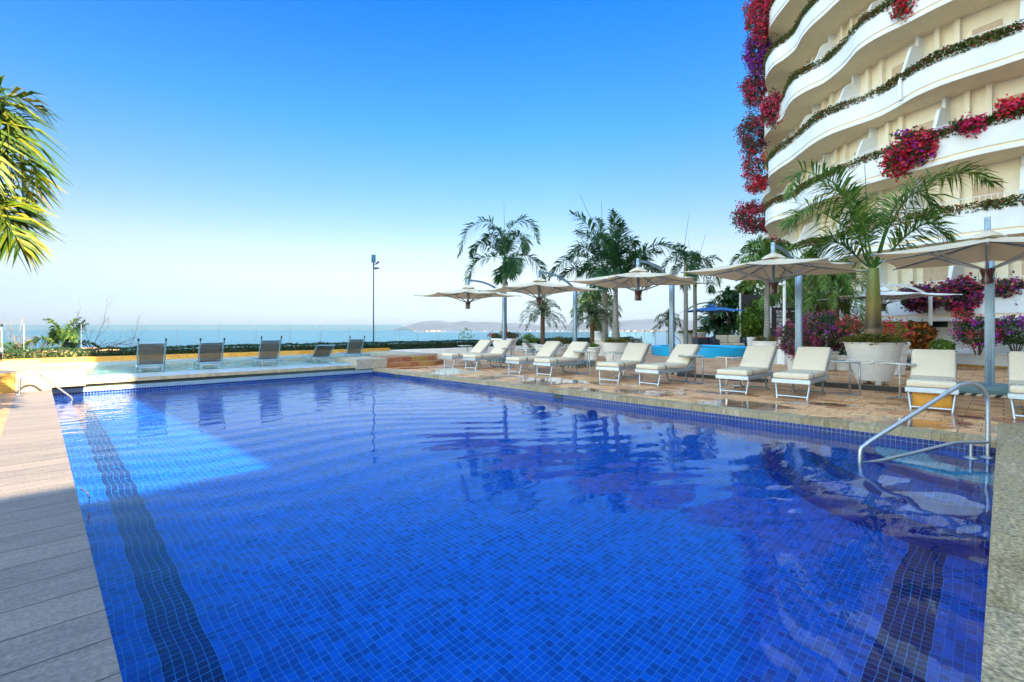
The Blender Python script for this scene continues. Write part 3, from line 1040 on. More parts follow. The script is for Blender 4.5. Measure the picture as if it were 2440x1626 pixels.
def bush(label, x, y, z, rx, ry, rz_, n, leaf, mat, name='shrub', cat='shrub', petals=None, np_=0, psize=0.05, seed=1, group=None, shell=0.45, flowers_top=False, stems=False):
    rng = random.Random(seed)
    root = thing(name, label, cat, (x, y, z - rz_), 0, group)
    mb = MB()
    leafcloud(mb, ellpts(n, (0, 0, rz_), (rx, ry, rz_), rng, shell, 0.3, seed), leaf, rng)
    mb.build('foliage', mat, root)
    if stems:
        sm = MB()
        for q in range(6):
            a = rng.uniform(0, 2 * PI)
            sm.tube([(0.05 * math.cos(a), 0.05 * math.sin(a), -0.25), (rx * 0.3 * math.cos(a), ry * 0.3 * math.sin(a), rz_ * 0.4), (rx * 0.6 * math.cos(a), ry * 0.6 * math.sin(a), rz_ * 1.2)], [0.02, 0.014, 0.005], 5)
        sm.build('stems', 'bark_brown', root)
    if petals:
        for pk, (pm, cnt) in enumerate(petals):
            fm = MB()
            heads = ellpts(max(3, cnt // 9), (0, 0, rz_), (rx * 1.03, ry * 1.03, rz_ * 1.03), rng, 0.85, 0.3, seed + pk)
            if flowers_top:
                heads = [h for h in heads if h.z > rz_ * 0.9] or heads
            for h in heads:
                leafcloud(fm, [h + Vector((rng.gauss(0, psize), rng.gauss(0, psize), rng.gauss(0, psize))) for _ in range(9)], psize, rng, asp=0.9)
            fm.build('flowers', pm, root)['kind'] = 'stuff'
    return root


# ------------------------------------------------------------------ cushioned sun lounger (local: feet at x=0, head towards +x)
def make_lounger(label, group):
    root = thing('sun_lounger', label, 'sun lounger', (0, 0, 0), 0, group)
    fr = MB()
    for s in (-1, 1):
        fr.rbox(-0.07, 1.42, s * 0.30 - 0.016, s * 0.30 + 0.016, 0.30, 0.375, 0.006, 1)
    fr.rbox(-0.085, -0.045, -0.325, 0.325, 0.295, 0.38, 0.008, 1)
    fr.rbox(1.39, 1.42, -0.30, 0.30, 0.31, 0.365, 0.005, 1)
    for i in range(9):
        fr.box(0.05 + i * 0.15, 0.10 + i * 0.15, -0.285, 0.285, 0.352, 0.364)
    fr.build('frame', 'alu', root, 40)
    for s in (-1, 1):
        MB().tube([(0.0, s * 0.25, 0.0), (0.05, s * 0.285, 0.31)], 0.017, 8).build('leg', 'alu', root, 60)
    MB().tube([(0.006, -0.252, 0.055), (0.006, 0.252, 0.055)], 0.013, 6).build('crossbar', 'alu', root, 60)
    for s in (-1, 1):
        MB().tube([(1.06, s * 0.27, 0.31), (1.17, s * 0.26, 0.05), (1.30, s * 0.26, 0.0)], 0.016, 8).build('leg', 'alu_dark', root, 60)
    MB().tube([(1.17, -0.26, 0.05), (1.17, 0.26, 0.05)], 0.013, 6).build('crossbar', 'alu_dark', root, 60)
    bt = R_(43)
    Mb = Matrix.Translation((1.13, 0, 0.385)) @ Matrix.Rotation(-bt, 4, 'Y')
    bf = MB()
    for s in (-1, 1):
        bf.rbox(-0.10, 0.78, s * 0.30 - 0.015, s * 0.30 + 0.015, -0.06, -0.015, 0.006, 1, M=Mb)
    bf.rbox(0.73, 0.765, -0.29, 0.29, -0.055, -0.02, 0.005, 1, M=Mb)
    for i in range(4):
        bf.box(0.08 + i * 0.16, 0.13 + i * 0.16, -0.285, 0.285, -0.03, -0.02, M=Mb)
    bf.build('backrest_frame', 'alu', root, 40)
    for s in (-1, 1):
        MB().rbox(0.765, 0.80, s * 0.30 - 0.018, s * 0.30 + 0.018, -0.063, -0.012, 0.006, 1, M=Mb).build('end_cap', 'black_plastic', root, 40)
        MB().tube([(1.36, 0.27 * s, 0.33), (1.55, 0.27 * s, 0.72)], 0.01, 6).build('backrest_stay', 'alu_dark', root, 60)
    MB().rbox(-0.09, 1.13, -0.305, 0.305, 0.378, 0.485, 0.035, 3, puff=0.012).build('seat_cushion', 'cushion', root, 180)
    MB().rbox(0.03, 0.74, -0.305, 0.305, -0.012, 0.085, 0.035, 3, M=Mb, puff=0.014).build('back_cushion', 'cushion', root, 180)
    MB().rbox(0.19, 0.28, -0.311, 0.311, 0.373, 0.496, 0.036, 3).build('woven_band', 'pattern_band', root, 180)
    return root


LOUNGE_G = 'cream cushioned loungers in a row facing the pool'
LX = 10.1
LY = [(-0.36, 'cream cushioned lounger cut off by the right edge of the picture'),
      (0.81, 'cream lounger behind the pool handrail, an orange board under its foot end'),
      (2.78, 'cream lounger left of the big white tub planter, backed by the blossoming shrub'),
      (3.85, 'cream lounger before the turquoise tub, left one of the pair under the fourth parasol'),
      (5.78, 'cream lounger under the third parasol, right one of the pair by the turquoise tub'),
      (6.87, 'cream lounger under the third parasol, left one of the pair beside the tapered white planter'),
      (9.03, 'cream lounger under the second parasol, right one of its pair'),
      (10.17, 'cream lounger under the second parasol, left one of its pair'),
      (12.22, 'cream lounger under the farthest parasol, right one of its pair'),
      (13.40, 'cream lounger farthest to the left of the cushioned row, next to the red stone steps')]
lrng = random.Random(2)
l0 = make_lounger(LY[0][1], LOUNGE_G)
for i, (yy, lb) in enumerate(LY):
    o = l0 if i == 0 else dup(l0, (0, 0, 0), 0, lb, LOUNGE_G)
    o.location = (LX + lrng.uniform(-0.04, 0.04), yy, 0)
    o.rotation_euler = (0, 0, R_([0, 3.5, 1, 0, -6, 5, -1, -5, 1, -3][i]))
bd = MB().rbox(-0.008, 0.008, -0.24, 0.24, 0.0, 0.27, 0.004, 1).build('board', 'orange_board', None, 60, loc=(10.22, 0.81, 0.03))
bd.rotation_euler = (0, R_(-4), R_(3))
tag(bd, 'orange board leaning under the foot of the lounger behind the handrail', 'board')


# ------------------------------------------------------------------ sling loungers standing in the shallow pool (local: head end at y=0, feet towards +y)
def make_sling(label, group, ang=62, mat='mesh_sling'):
    root = thing('sling_lounger', label, 'sun lounger', (0, 0, 0), 0, group)
    fr = MB()
    for s in (-1, 1):
        fr.tube([(s * 0.29, -0.22, 0.31), (s * 0.29, 1.2, 0.33)], 0.02, 8)
    fr.tube([(-0.29, 1.2, 0.33), (0.29, 1.2, 0.33)], 0.018, 8)
    fr.tube([(-0.29, -0.0, 0.315), (0.29, -0.0, 0.315)], 0.015, 8)
    fr.build('frame', 'alu_dark', root, 60)
    MB().tube([(-0.23, -0.02, 0.0), (-0.24, -0.0, 0.28), (0.24, 0.0, 0.28), (0.23, -0.02, 0.0)], 0.015, 8).build('leg', 'alu', root, 60)
    for s in (-1, 1):
        MB().tube([(s * 0.26, 1.02, 0.0), (s * 0.28, 0.96, 0.32)], 0.015, 8).build('leg', 'alu', root, 60)
    MB().box(-0.27, 0.27, 0.25, 1.18, 0.333, 0.338).build('seat', 'mesh_sling', root)
    Mb = Matrix.Translation((0, 0.2, 0.33)) @ Matrix.Rotation(R_(180 - ang), 4, 'X')
    bf = MB()
    for s in (-1, 1):
        bf.tube([Mb @ Vector((s * 0.29, -0.12, 0)), Mb @ Vector((s * 0.29, 0.74, 0))], 0.02, 8)
    bf.tube([Mb @ Vector((-0.29, 0.66, 0)), Mb @ Vector((0.29, 0.66, 0))], 0.02, 8)
    bf.tube([Mb @ Vector((-0.29, 0.0, 0)), Mb @ Vector((0.29, 0.0, 0))], 0.014, 8)
    bf.build('backrest_frame', 'alu_dark', root, 60)
    for s in (-1, 1):
        MB().tube([Mb @ Vector((s * 0.29, 0.74, 0)), Mb @ Vector((s * 0.29, 0.80, 0))], 0.024, 8).build('end_cap', 'black_plastic', root, 60)
    MB().box(-0.26, 0.26, 0.02, 0.65, -0.003, 0.003, M=Mb).build('backrest', mat, root)
    return root


SL_G = 'grey sling loungers standing in the shallow pool'
SL = [(2.16, 15.75, 62, -3, 'brown sling lounger in the shallow water nearest the pool ladder rail'),
      (3.55, 15.85, 60, -3, 'brown sling lounger in the shallow water, second from the ladder rail'),
      (5.2, 16.05, 66, 0, 'brown sling lounger in the shallow water, middle one of five'),
      (7.0, 16.4, 38, -4, 'brown sling lounger in the shallow water with its back set lower than the rest'),
      (8.75, 17.5, 60, -4, 'brown sling lounger in the shallow water closest to the stone steps')]
sl_src = {}
for (x, y, an, rz_, lb) in SL:
    o = make_sling(lb, SL_G, an)
    o.location = (x, y, 0.03)
    o.rotation_euler = (0, 0, R_(rz_))
o = make_sling('sling lounger on the raised terrace, only a frame sliver at the left edge', None, 62)
o.location = (*at(-32, 13.2), 0.41)

# loungers on the far side of the deck
def far_sling(px, D, rz_, lb, an=50):
    o = make_sling(lb, 'sling loungers by the glass fence', an)
    o.location = (*at(px, D), 0)
    o.rotation_euler = (0, 0, rz_)


far_sling(1262, 21.5, R_(-120), 'sling lounger behind the second parasol, side on beside a leafy pot', 50)
far_sling(1470, 25.5, R_(-75), 'sling lounger half hidden behind the yellow-green planter hedge', 45)
far_sling(1518, 25.0, R_(-75), 'sling lounger with brown back between the tapered planter and the turquoise tub', 52)


# ------------------------------------------------------------------ side tables
def make_table(label, group):
    root = thing('side_table', label, 'side table', (0, 0, 0), 0, group)
    MB().rbox(-0.23, 0.2, -0.21, 0.21, 0.66, 0.682, 0.004, 1).build('top', 'table_top', root, 40)
    rim = MB()
    for s in (-1, 1):
        rim.rbox(-0.23, 0.21, s * 0.205 - 0.01, s * 0.205 + 0.01, 0.64, 0.66, 0.003, 1)
    rim.rbox(0.19, 0.21, -0.2, 0.2, 0.64, 0.66, 0.003, 1)
    rim.build('rim', 'brushed', root, 40)
    for s in (-1, 1):
        MB().rbox(0.18, 0.21, s * 0.195 - 0.016, s * 0.195 + 0.016, 0.02, 0.655, 0.003, 1).build('leg', 'steel', root, 40)
    bs = MB()
    for s in (-1, 1):
        bs.rbox(-0.2, 0.21, s * 0.195 - 0.0125, s * 0.195 + 0.0125, 0.0, 0.02, 0.003, 1)
    bs.rbox(0.185, 0.21, -0.19, 0.19, 0.0, 0.02, 0.003, 1)
    bs.build('base', 'brushed', root, 40)
    return root


TG = 'small steel and glass side tables between the loungers'
TB = [(1109, 824, 0, 'side table beyond the leftmost cushioned lounger'),
      (1208, 829, -20, 'side table just right of the second lounger from the left'),
      (1256, 831, 10, 'side table left of the second parasol, behind the third lounger'),
      (1386, 837, -35, 'side table right of the fourth lounger, its steel legs in clear view'),
      (1463, 840, 5, 'side table in front of the tapered white planter'),
      (1647, 847, -30, 'side table overlapping the lounger back before the turquoise tub'),
      (1739, 851, 0, 'side table on its own in front of the turquoise tub'),
      (2011, 860, -45, 'side table before the left side of the big white tub planter'),
      (2155, 866, -15, 'side table between the big tub planter and the lounger behind the handrail')]
t0_ = make_table(TB[0][3], TG)
for i, (px, py, rz_, lb) in enumerate(TB):
    x, y = gd(px, py, 0.675)
    o = t0_ if i == 0 else dup(t0_, (0, 0, 0), 0, lb, TG)
    o.location = (x, y, 0)
    o.rotation_euler = (0, 0, R_(rz_ - 10))


# ------------------------------------------------------------------ cantilever parasols (local: pole at origin, canopy towards -x)
def make_parasol(label, group, mat='canvas', s=1.45, arm=1.9, zc=2.9, ze=2.62, zm=3.24, base=True, hz='hazard', zp=2.78, pw=0.065, polemat='alu_pole', thin=False, rot=0.0):
    root = thing('parasol', label, 'parasol', (0, 0, 0), 0, group)
    pm = MB()
    if thin:
        pm.rbox(-0.045, 0.045, -0.045, 0.045, 0.0, zp, 0.008, 1)
    else:
        pm.rbox(-0.05, 0.05, -pw, pw, 0.1, zp, 0.01, 2)
        for ss in (-1, 1):
            pm.box(-0.057, 0.057, ss * 0.045 - 0.009, ss * 0.045 + 0.009, 0.1, zp - 0.02)
            pm.box(-0.03, 0.03, ss * 0.069 - 0.005, ss * 0.069 + 0.005, 0.1, zp - 0.02)
    pm.build('pole', polemat, root, 40)
    ap = bez((0.0, 0, zp - 0.05), (-arm * 0.45, 0, zm + 0.02), (-arm + 0.03, 0, zm - 0.07), 14)
    am = MB()
    for a, b_ in zip(ap[:-1], ap[1:]):
        a, b_ = Vector(a), Vector(b_)
        dx, dz = b_.x - a.x, b_.z - a.z
        ln = math.hypot(dx, dz)
        M_ = Matrix.Translation(a) @ Matrix.Rotation(-math.atan2(dz, dx), 4, 'Y')
        am.box(-0.004, ln + 0.004, -0.022, 0.022, -0.034, 0.034, M=M_)
    am.build('arm', polemat, root, 50)
    MB().rbox(-arm - 0.045, -arm + 0.045, -0.04, 0.04, zc - 0.05, zm, 0.008, 1).box(-arm - 0.09, -arm - 0.045, -0.008, 0.008, zm - 0.06, zm - 0.045).box(-arm - 0.09, -arm - 0.045, -0.008, 0.008, zm - 0.2, zm - 0.185).build('mast', polemat, root, 40)
    # canopy: eight ribs to the corners and side middles, cloth hanging in between
    tips = []
    for k in range(8):
        a = k * PI / 4 + rot
        r = s * (math.sqrt(2) * 0.97 if k % 2 else 1.0)
        tips.append((r * math.cos(a), r * math.sin(a), ze + (0.02 if k % 2 == 0 else -0.02)))
    nr, ns = 9, 8
    mb = MB()
    grid = []
    for k in range(8):
        for j in range(ns):
            f = j / ns
            A, B = tips[k], tips[(k + 1) % 8]
            sag = 4 * f * (1 - f)
            ex = (A[0] * (1 - f) + B[0] * f) * (1 - 0.07 * sag)
            ey = (A[1] * (1 - f) + B[1] * f) * (1 - 0.07 * sag)
            ez = A[2] * (1 - f) + B[2] * f - 0.01 * sag
            col = []
            for i in range(nr + 1):
                g = 0.05 + 0.95 * i / nr
                z = zc + (ez - zc) * (g ** 0.85) - 0.03 * sag * math.sin(PI * min(1, g)) - 0.03 * sag * g * g
                col.append((-arm + ex * g, ey * g, z))
            grid.append(col)
    M2 = len(grid)
    vs = [p for col in grid for p in col]
    n1 = nr + 1
    fs = [(a * n1 + i, ((a + 1) % M2) * n1 + i, ((a + 1) % M2) * n1 + i + 1, a * n1 + i + 1) for a in range(M2) for i in range(nr)]
    vs2 = [(x, y, z - 0.006) for x, y, z in vs]
    o2 = len(vs)
    fs2 = [tuple(o2 + i for i in reversed(q)) for q in fs]
    rimf = [(a * n1 + nr, ((a + 1) % M2) * n1 + nr, o2 + ((a + 1) % M2) * n1 + nr, o2 + a * n1 + nr) for a in range(M2)]
    mb.add(vs + vs2, fs + fs2 + rimf)
    mb.build('canopy', mat, root, 50)
    cp = MB()
    prof = [(0.05, zc + 0.13), (0.10, zc + 0.11), (0.2, zc + 0.05), (0.30, zc + 0.0), (0.36, zc - 0.005)]
    cp.lathe([(r, z) for r, z in reversed([(0.045, zc + 0.11), (0.09, zc + 0.085), (0.15, zc + 0.05), (0.22, zc + 0.0), (0.25, zc - 0.02)])], 24, -arm, 0)
    for i, v in enumerate(cp.v):
        a = math.atan2(v[1], v[0] + arm)
        cp.v[i] = (v[0], v[1], v[2] + 0.02 * math.sin(4 * a) * min(1, math.hypot(v[0] + arm, v[1]) / 0.3))
    cp.build('vent_cap', mat, root, 60)
    hubz = ze - 0.33
    for k in range(8):
        tp = Vector((tips[k][0] - arm, tips[k][1], tips[k][2]))
        c0 = Vector((-arm, 0, zc - 0.06))
        d = (tp - c0)
        st = c0 + d * 0.03
        MB().tube([st - Vector((0, 0, 0.01)), c0 + d * 0.55 - Vector((0, 0, 0.035)), tp + d.normalized() * 0.04 - Vector((0, 0, 0.012))], [0.017, 0.019, 0.015], 6).build('rib', polemat, root, 60)
        md = c0 + d * (0.52 if k % 2 == 0 else 0.5) - Vector((0, 0, 0.05))
        hb = Vector((-arm, 0, hubz + 0.05)) + Vector((d.x, d.y, 0)).normalized() * 0.06
        MB().tube([hb, md], 0.016, 6).rbox(md.x - 0.025, md.x + 0.025, md.y - 0.025, md.y + 0.025, md.z - 0.025, md.z + 0.03, 0.006, 1).build('strut', 'brushed', root, 60)
    MB().tube([(-arm - 0.035, 0, hubz), (-arm - 0.035, 0, zc)], 0.022, 8).tube([(-arm + 0.035, 0, hubz), (-arm + 0.035, 0, zc)], 0.022, 8).build('centre_tubes', polemat, root, 60)
    MB().lathe([(0.03, hubz - 0.2), (0.075, hubz - 0.19), (0.085, hubz - 0.14), (0.07, hubz - 0.09), (0.085, hubz - 0.02), (0.10, hubz + 0.03), (0.10, hubz + 0.06), (0.03, hubz + 0.07)], 20, -arm, 0).build('crank_housing', 'black_red', root, 50)
    rp = MB()
    rr = random.Random(3)
    for q in range(4):
        a = q * 1.5
        cx_, cy_ = -arm + 0.11 * math.cos(a), 0.11 * math.sin(a)
        rp.tube([(cx_ + 0.03 * math.sin(u * 2 * PI / 12), cy_, hubz - 0.1 + 0.1 * math.cos(u * 2 * PI / 12)) for u in range(13)], 0.005, 4, cap=False)
    rp.build('ropes', 'rope', root)
    if base:
        bs = MB().rbox(-0.55, 0.55, -0.48, 0.48, 0.055, 0.20, 0.012, 2).build('base', 'base_box', root, 40)
        MB().box(-0.54, 0.54, -0.47, 0.47, 0.004, 0.056).build('hazard_strip', hz, bs)
    return root


PG = 'large cream cantilever parasols along the pool'
PP = [(0.2, 'hazard', 'cream parasol at the right edge of the picture, its pole just behind the handrail'),
      (3.6, 'hazard_yellow', 'cream parasol with its pole in front of the flowering shrub, second from the right'),
      (6.99, 'hazard', 'cream parasol in the middle of the row, over the loungers by the turquoise tub'),
      (10.65, 'hazard', 'cream parasol second from the left in the poolside row'),
      (14.3, 'hazard', 'farthest and leftmost cream parasol, in front of the tall lone palm')]
par = []
for i, (yy, hz, lb) in enumerate(PP):
    o = make_parasol(lb, PG, hz=hz, rot=[0.02, -0.04, 0.16, -0.1, 0.05][i])
    o.location = (13.6, yy, 0)
# dark kerb between the parasol bases
struct(MB().rbox(12.75, 12.95, 0.75, 3.05, -0.02, 0.1, 0.01).rbox(12.75, 12.95, 4.1, 6.4, -0.02, 0.08, 0.01), 'kerb', 'black_plastic')
w1 = make_parasol('smaller white parasol standing in front of the hotel wall', None, 'cushion_white', s=1.5, arm=1.7, zc=2.72, ze=2.5, zm=2.98, base=False, zp=2.55, polemat='pot_white', thin=True)
x, y = at(2217, 17.5)
w1.location = (x, y, 0)
w1.rotation_euler = (0, 0, -YAW)
w2 = make_parasol('white parasol half hidden behind the date palm fronds', None, 'cushion_white', s=1.4, arm=1.6, zc=2.5, ze=2.28, zm=2.7, base=False, zp=2.3, polemat='pot_white', thin=True)
w2.location = (*at(2053, 21.0), 0)
w2.rotation_euler = (0, 0, -YAW)
w3 = make_parasol('blue parasol by the garden seats beyond the turquoise tub', None, 'blue_canvas', s=1.45, arm=1.5, zc=2.75, ze=2.45, zm=3.0, base=False, zp=2.55, polemat='dark_pole', thin=True)
x, y = at(1637, 29.5)
w3.location = (x, y, 0)
w3.rotation_euler = (0, 0, PI - YAW)

# ------------------------------------------------------------------ handrails
def rail(name, label, cat, pts, r, mat, loops=None):
    root = thing(name, label, cat, pts[0], 0)
    o = Vector(pts[0])
    MB().tube([Vector(p) - o for p in catmull(pts, 8)], r, 14).build('rail', mat, root, 60)
    return root, o


# near one, standing on the top corner step
a0_, a1_ = Vector((7.86, 0.13, 0)), Vector((6.60, 1.13, 0))
dd = (a1_ - a0_)


def rp_(f, z):
    p = a0_ + dd * f
    return (p.x, p.y, z)


root = thing('handrail', 'curved stainless steel handrail over the corner steps of the pool', 'handrail', rp_(0, -0.235))
O = Vector(rp_(0, -0.235))
pts = [rp_(0, -0.235), rp_(0, 0.1), rp_(0, 0.42), rp_(0.012, 0.53), rp_(0.055, 0.625), rp_(0.13, 0.68), rp_(0.205, 0.668), rp_(0.27, 0.625), rp_(0.6, 0.33), rp_(0.88, 0.085), rp_(0.965, 0.0), rp_(1.0, -0.08), rp_(1.0, -0.45)]
MB().tube([Vector(p) - O for p in catmull(pts, 7)], 0.024, 16).build('rail', 'brushed', root, 60)
pts = [rp_(0.0, 0.0), rp_(0.14, 0.0), rp_(0.26, 0.0), rp_(0.33, -0.02), rp_(0.6, -0.105), rp_(0.8, -0.165), rp_(0.93, -0.195), rp_(1.0, -0.2)]
MB().tube([Vector(p) - O for p in catmull(pts, 7)], 0.02, 14).build('lower_rail', 'brushed', root, 60)
q = Vector(rp_(0.135, 0)) - O
MB().tube([(q.x, q.y, 0.0), (q.x, q.y, 0.235)], 0.021, 14).build('post', 'brushed', root, 60)
for qq in (Vector((0, 0, 0)), Vector((q.x, q.y, 0))):
    MB().lathe([(0.07, 0.045), (0.068, 0.055), (0.045, 0.068), (0.026, 0.075)], 20, qq.x, qq.y).build('flange', 'brushed', root, 50)
# far one beside the raised edge
root = thing('handrail', 'short arched steel ladder rail at the far left corner of the pool', 'handrail', (-0.25, 13.79, 0))
pts = [(-0.0, 0, 0.0), (0.0, 0, 0.2), (0.01, 0, 0.31), (0.07, 0, 0.41), (0.16, 0, 0.45), (0.25, 0, 0.43), (0.33, 0, 0.35), (0.62, 0, 0.03), (0.74, 0, -0.1), (0.78, 0, -0.18), (0.78, 0, -0.5)]
MB().tube(catmull(pts, 7), 0.022, 14).build('rail', 'steel', root, 60)
MB().lathe([(0.05, 0.0), (0.048, 0.01), (0.024, 0.02)], 18).build('flange', 'steel', root, 50)
# skimmer openings in the mosaic band
for k, (py_, lb) in enumerate(((6.75, 'dark skimmer opening in the mosaic band at mid length of the right edge'), (13.3, 'dark skimmer opening in the mosaic band near the far corner'))):
    o = MB().box(X1 - 0.012, X1 + 0.02, py_ - 0.12, py_ + 0.12, -0.20, LT - 0.004).build('skimmer', 'dark_recess')
    tag(o, lb, 'skimmer')

# ------------------------------------------------------------------ glass fence and hedge
root = thing('glass_fence', 'long frameless glass fence above the hedge, higher on the left', 'fence', (0, 21.5, 0))
x = -11.0
JN = [1.05 + 1.34 * k for k in range(-9, 10)]
xs_ = [v for v in JN if v < 13.3]
for a, b_ in zip(xs_[:-1], xs_[1:]):
    MB().box(a + 0.012, b_ - 0.012, -0.006, 0.006, 0.1, 1.46 + 0.007 * a).build('pane', 'pane', root)
    MB().box(b_ - 0.005, b_ + 0.005, -0.008, 0.008, 0.1, 1.46 + 0.007 * b_).build('joint', 'alu_pole', root)
xe = xs_[-1]
mbp = MB()
mbp.add([(xe, -0.006, 0.1), (xe + 1.1, -0.006, 0.1), (xe + 1.1, -0.006, 1.12), (xe, -0.006, 1.55), (xe, 0.006, 0.1), (xe + 1.1, 0.006, 0.1), (xe + 1.1, 0.006, 1.12), (xe, 0.006, 1.55)],
        [(0, 1, 2, 3), (7, 6, 5, 4), (0, 4, 5, 1), (1, 5, 6, 2), (2, 6, 7, 3), (3, 7, 4, 0)])
mbp.build('pane', 'pane', root)
for k in range(18):
    a = xe + 1.1 + 1.34 * k
    MB().box(a + 0.01, a + 1.33, -0.006, 0.006, 0.1, 1.12).build('pane', 'pane', root)
    MB().box(a - 0.012, a + 0.012, -0.02, 0.02, 0.1, 1.12).build('joint', 'alu_dark', root)
rng = random.Random(8)
hd = thing('hedge', 'low dark clipped hedge running behind the walls in front of the glass fence', 'hedge', (0, 20.95, 0))
mb = MB()
HX0, HX1 = -11, 34
for k in range(36000):
    x = HX0 + (HX1 - HX0) * rng.random() ** 0.9
    tp = 0.68 + 0.05 * noise.noise(Vector((x * 1.3, 0, 0))) + 0.04 * noise.noise(Vector((x * 5, 3, 0)))
    if rng.random() < 0.45:
        p = (x, rng.uniform(-0.3, 0.3), tp + rng.gauss(0, 0.02))
    else:
        p = (x, -0.32 + rng.gauss(0, 0.03), rng.uniform(0.3, tp))
    leafcloud(mb, [p], 0.075, rng)
mb.build('foliage', 'leaf_hedge', hd)
MB().box(HX0, HX1, -0.26, 0.3, 0.0, 0.6).build('inner_growth', 'scrub', hd)

# ------------------------------------------------------------------ lamp pole with camera and horn
x, y = at(890, 25.5)
root = thing('camera_pole', 'thin dark pole with a flat box, a floodlight and a small camera at its top', 'pole', (x, y, 0))
MP = 25.5 / 1152
zt = H + (786 - 640) * MP
MB().tube([(0, 0, 0), (0, 0, zt + 0.05)], [0.035, 0.028], 8).build('pole', 'dark_pole', root, 60)
Mr = Matrix.Rotation(-YAW, 4, 'Z')
MB().rbox(-0.1, 0.1, -0.05, 0.05, zt + 0.31, zt + 0.72, 0.01, M=Mr).build('box', 'box_blue', root, 40)
MB().rbox(-0.035, 0.035, -0.03, 0.03, zt, zt + 0.33, 0.01, M=Mr).build('bracket', 'dark_pole', root, 40)
MB().tube([Mr @ Vector((0.03, 0, zt + 0.2)), Mr @ Vector((0.14, 0, zt + 0.24)), Mr @ Vector((0.28, 0, zt + 0.36))], [0.012, 0.04, 0.055], 10).build('floodlight', 'dark_pole', root, 50)
MB().tube([Mr @ Vector((0, 0, zt)), Mr @ Vector((0.1, 0, zt + 0.0)), Mr @ Vector((0.3, 0, zt + 0.02))], [0.02, 0.06, 0.03], 10).build('camera', 'dark_pole', root, 50)

# ------------------------------------------------------------------ palms and planters, left to right
D = 23.4
x, y = at(1202, D)
pot('white ringed bell planter under the tall lone palm', x, y, 0, 0.42, 0.62, 0.88, group=None)
palm('royal_palm', 'tall lone palm with long arching fronds left of the palm cluster', None, x, y, 0.8, H + (786 - 622) * D / 1152, 0.13, 0.085,
     [([(-10, 62), (-40, 92), (-85, 70), (-106, 8)], -0.4), ([(8, 66), (38, 100), (66, 86), (80, 46)], 0.3), ([(-18, 8), (-50, 6), (-76, -20), (-86, -58)], -0.5),
      ([(18, 10), (55, 14), (82, -8), (95, -44)], 0.5), ([(6, -4), (14, -22), (10, -42)], -0.8), ([(-14, 30), (-26, 60), (-40, 70), (-52, 58)], 1.0), ([(12, 30), (30, 52), (46, 46), (48, 14)], -1.0),
      ([(-2, 45), (-16, 78), (-36, 86)], 0.8), ([(4, -8), (-6, -28), (-10, -46)], 0.6), ([(10, 6), (24, 0), (30, -30)], -1.1), ([(0, 30), (10, 62), (24, 76)], 1.0), ([(-20, 28), (-46, 44), (-70, 40), (-82, 18)], 0.9)],
     D / 1152, 0.55, 64, seed=3, width=0.045, droop=0.3, bulge=0.05, spears=[((0, 60), (-1, 138))])
bush('red flowering low shrub filling the planter of the lone palm', x, y, 1.02, 0.78, 0.78, 0.2, 1500, 0.07, 'leaf_bush', petals=[('petal_red', 420)], psize=0.05, seed=5, shell=0.3, flowers_top=True)

D = 24.0
x, y = at(1441, D)
pot('ringed white planter behind, left of the tapered one, holding a leaning palm', x, y, 0, 0.42, 0.62, 0.85)
palm('royal_palm', 'left palm of the central pair, leaning slightly left with spiky raised fronds', 'pair of tall palms in the centre', x, y, 0.75, H + (786 - 640) * D / 1152, 0.17, 0.11,
     [([(-18, 56), (-48, 106), (-84, 127)], -0.5), ([(-6, 70), (-12, 110), (-18, 126)], 0.5), ([(-30, 18), (-75, 26), (-112, 4), (-134, -26)], -0.8), ([(-24, 34), (-52, 56), (-76, 30)], 0.8),
      ([(-40, -2), (-70, 4), (-100, -20)], 0.9), ([(12, 60), (20, 100), (10, 128)], -0.7), ([(-8, 40), (-34, 84), (-60, 100)], 1.2), ([(14, 10), (30, -6), (34, -34)], -1.0), ([(-10, -6), (-22, -22), (-28, -48)], -1.2)],
     D / 1152, 0.7, 64, seed=11, width=0.05, droop=0.3, spears=[((-30, 112), (-59, 175)), ((-6, 110), (-8, 162))])
D = 19.7
x, y = at(1467, D)
pot('smooth tapered white planter with a yellow-green collar of shrubs, in the centre', x, y, 0, 0.36, 0.575, 0.78, 'taper')
palm('royal_palm', 'right palm of the central pair, rising from the smooth tapered planter', 'pair of tall palms in the centre', x, y, 0.7, H + (786 - 655) * D / 1152, 0.15, 0.07,
     [([(4, 60), (8, 100), (6, 116)], -0.6), ([(16, 60), (40, 86), (56, 78)], 0.5), ([(36, 30), (85, 66), (125, 58), (158, 38)], -0.6), ([(30, 10), (62, 34), (92, 22), (116, 4)], 0.8),
      ([(-16, 40), (-34, 74), (-50, 82)], -0.8), ([(-24, 16), (-50, 28), (-78, 2)], 0.7), ([(10, 40), (36, 62), (66, 58), (80, 34)], 1.0), ([(20, 4), (44, 0), (52, -26)], -1.0), ([(-12, 0), (-30, -6), (-36, -34)], -1.1),
      ([(24, 20), (50, 44), (84, 40)], -1.2), ([(-4, 50), (-14, 92), (-22, 104)], 1.1)],
     D / 1152, 0.62, 64, seed=13, width=0.045, droop=0.3, bulge=0.05, spears=[((-4, 100), (-5, 158))])
bush('yellow-green clipped shrub collar at the foot of the central right palm', x, y, 0.86, 0.62, 0.62, 0.14, 1900, 0.06, 'leaf_olive', seed=6, shell=0.2)

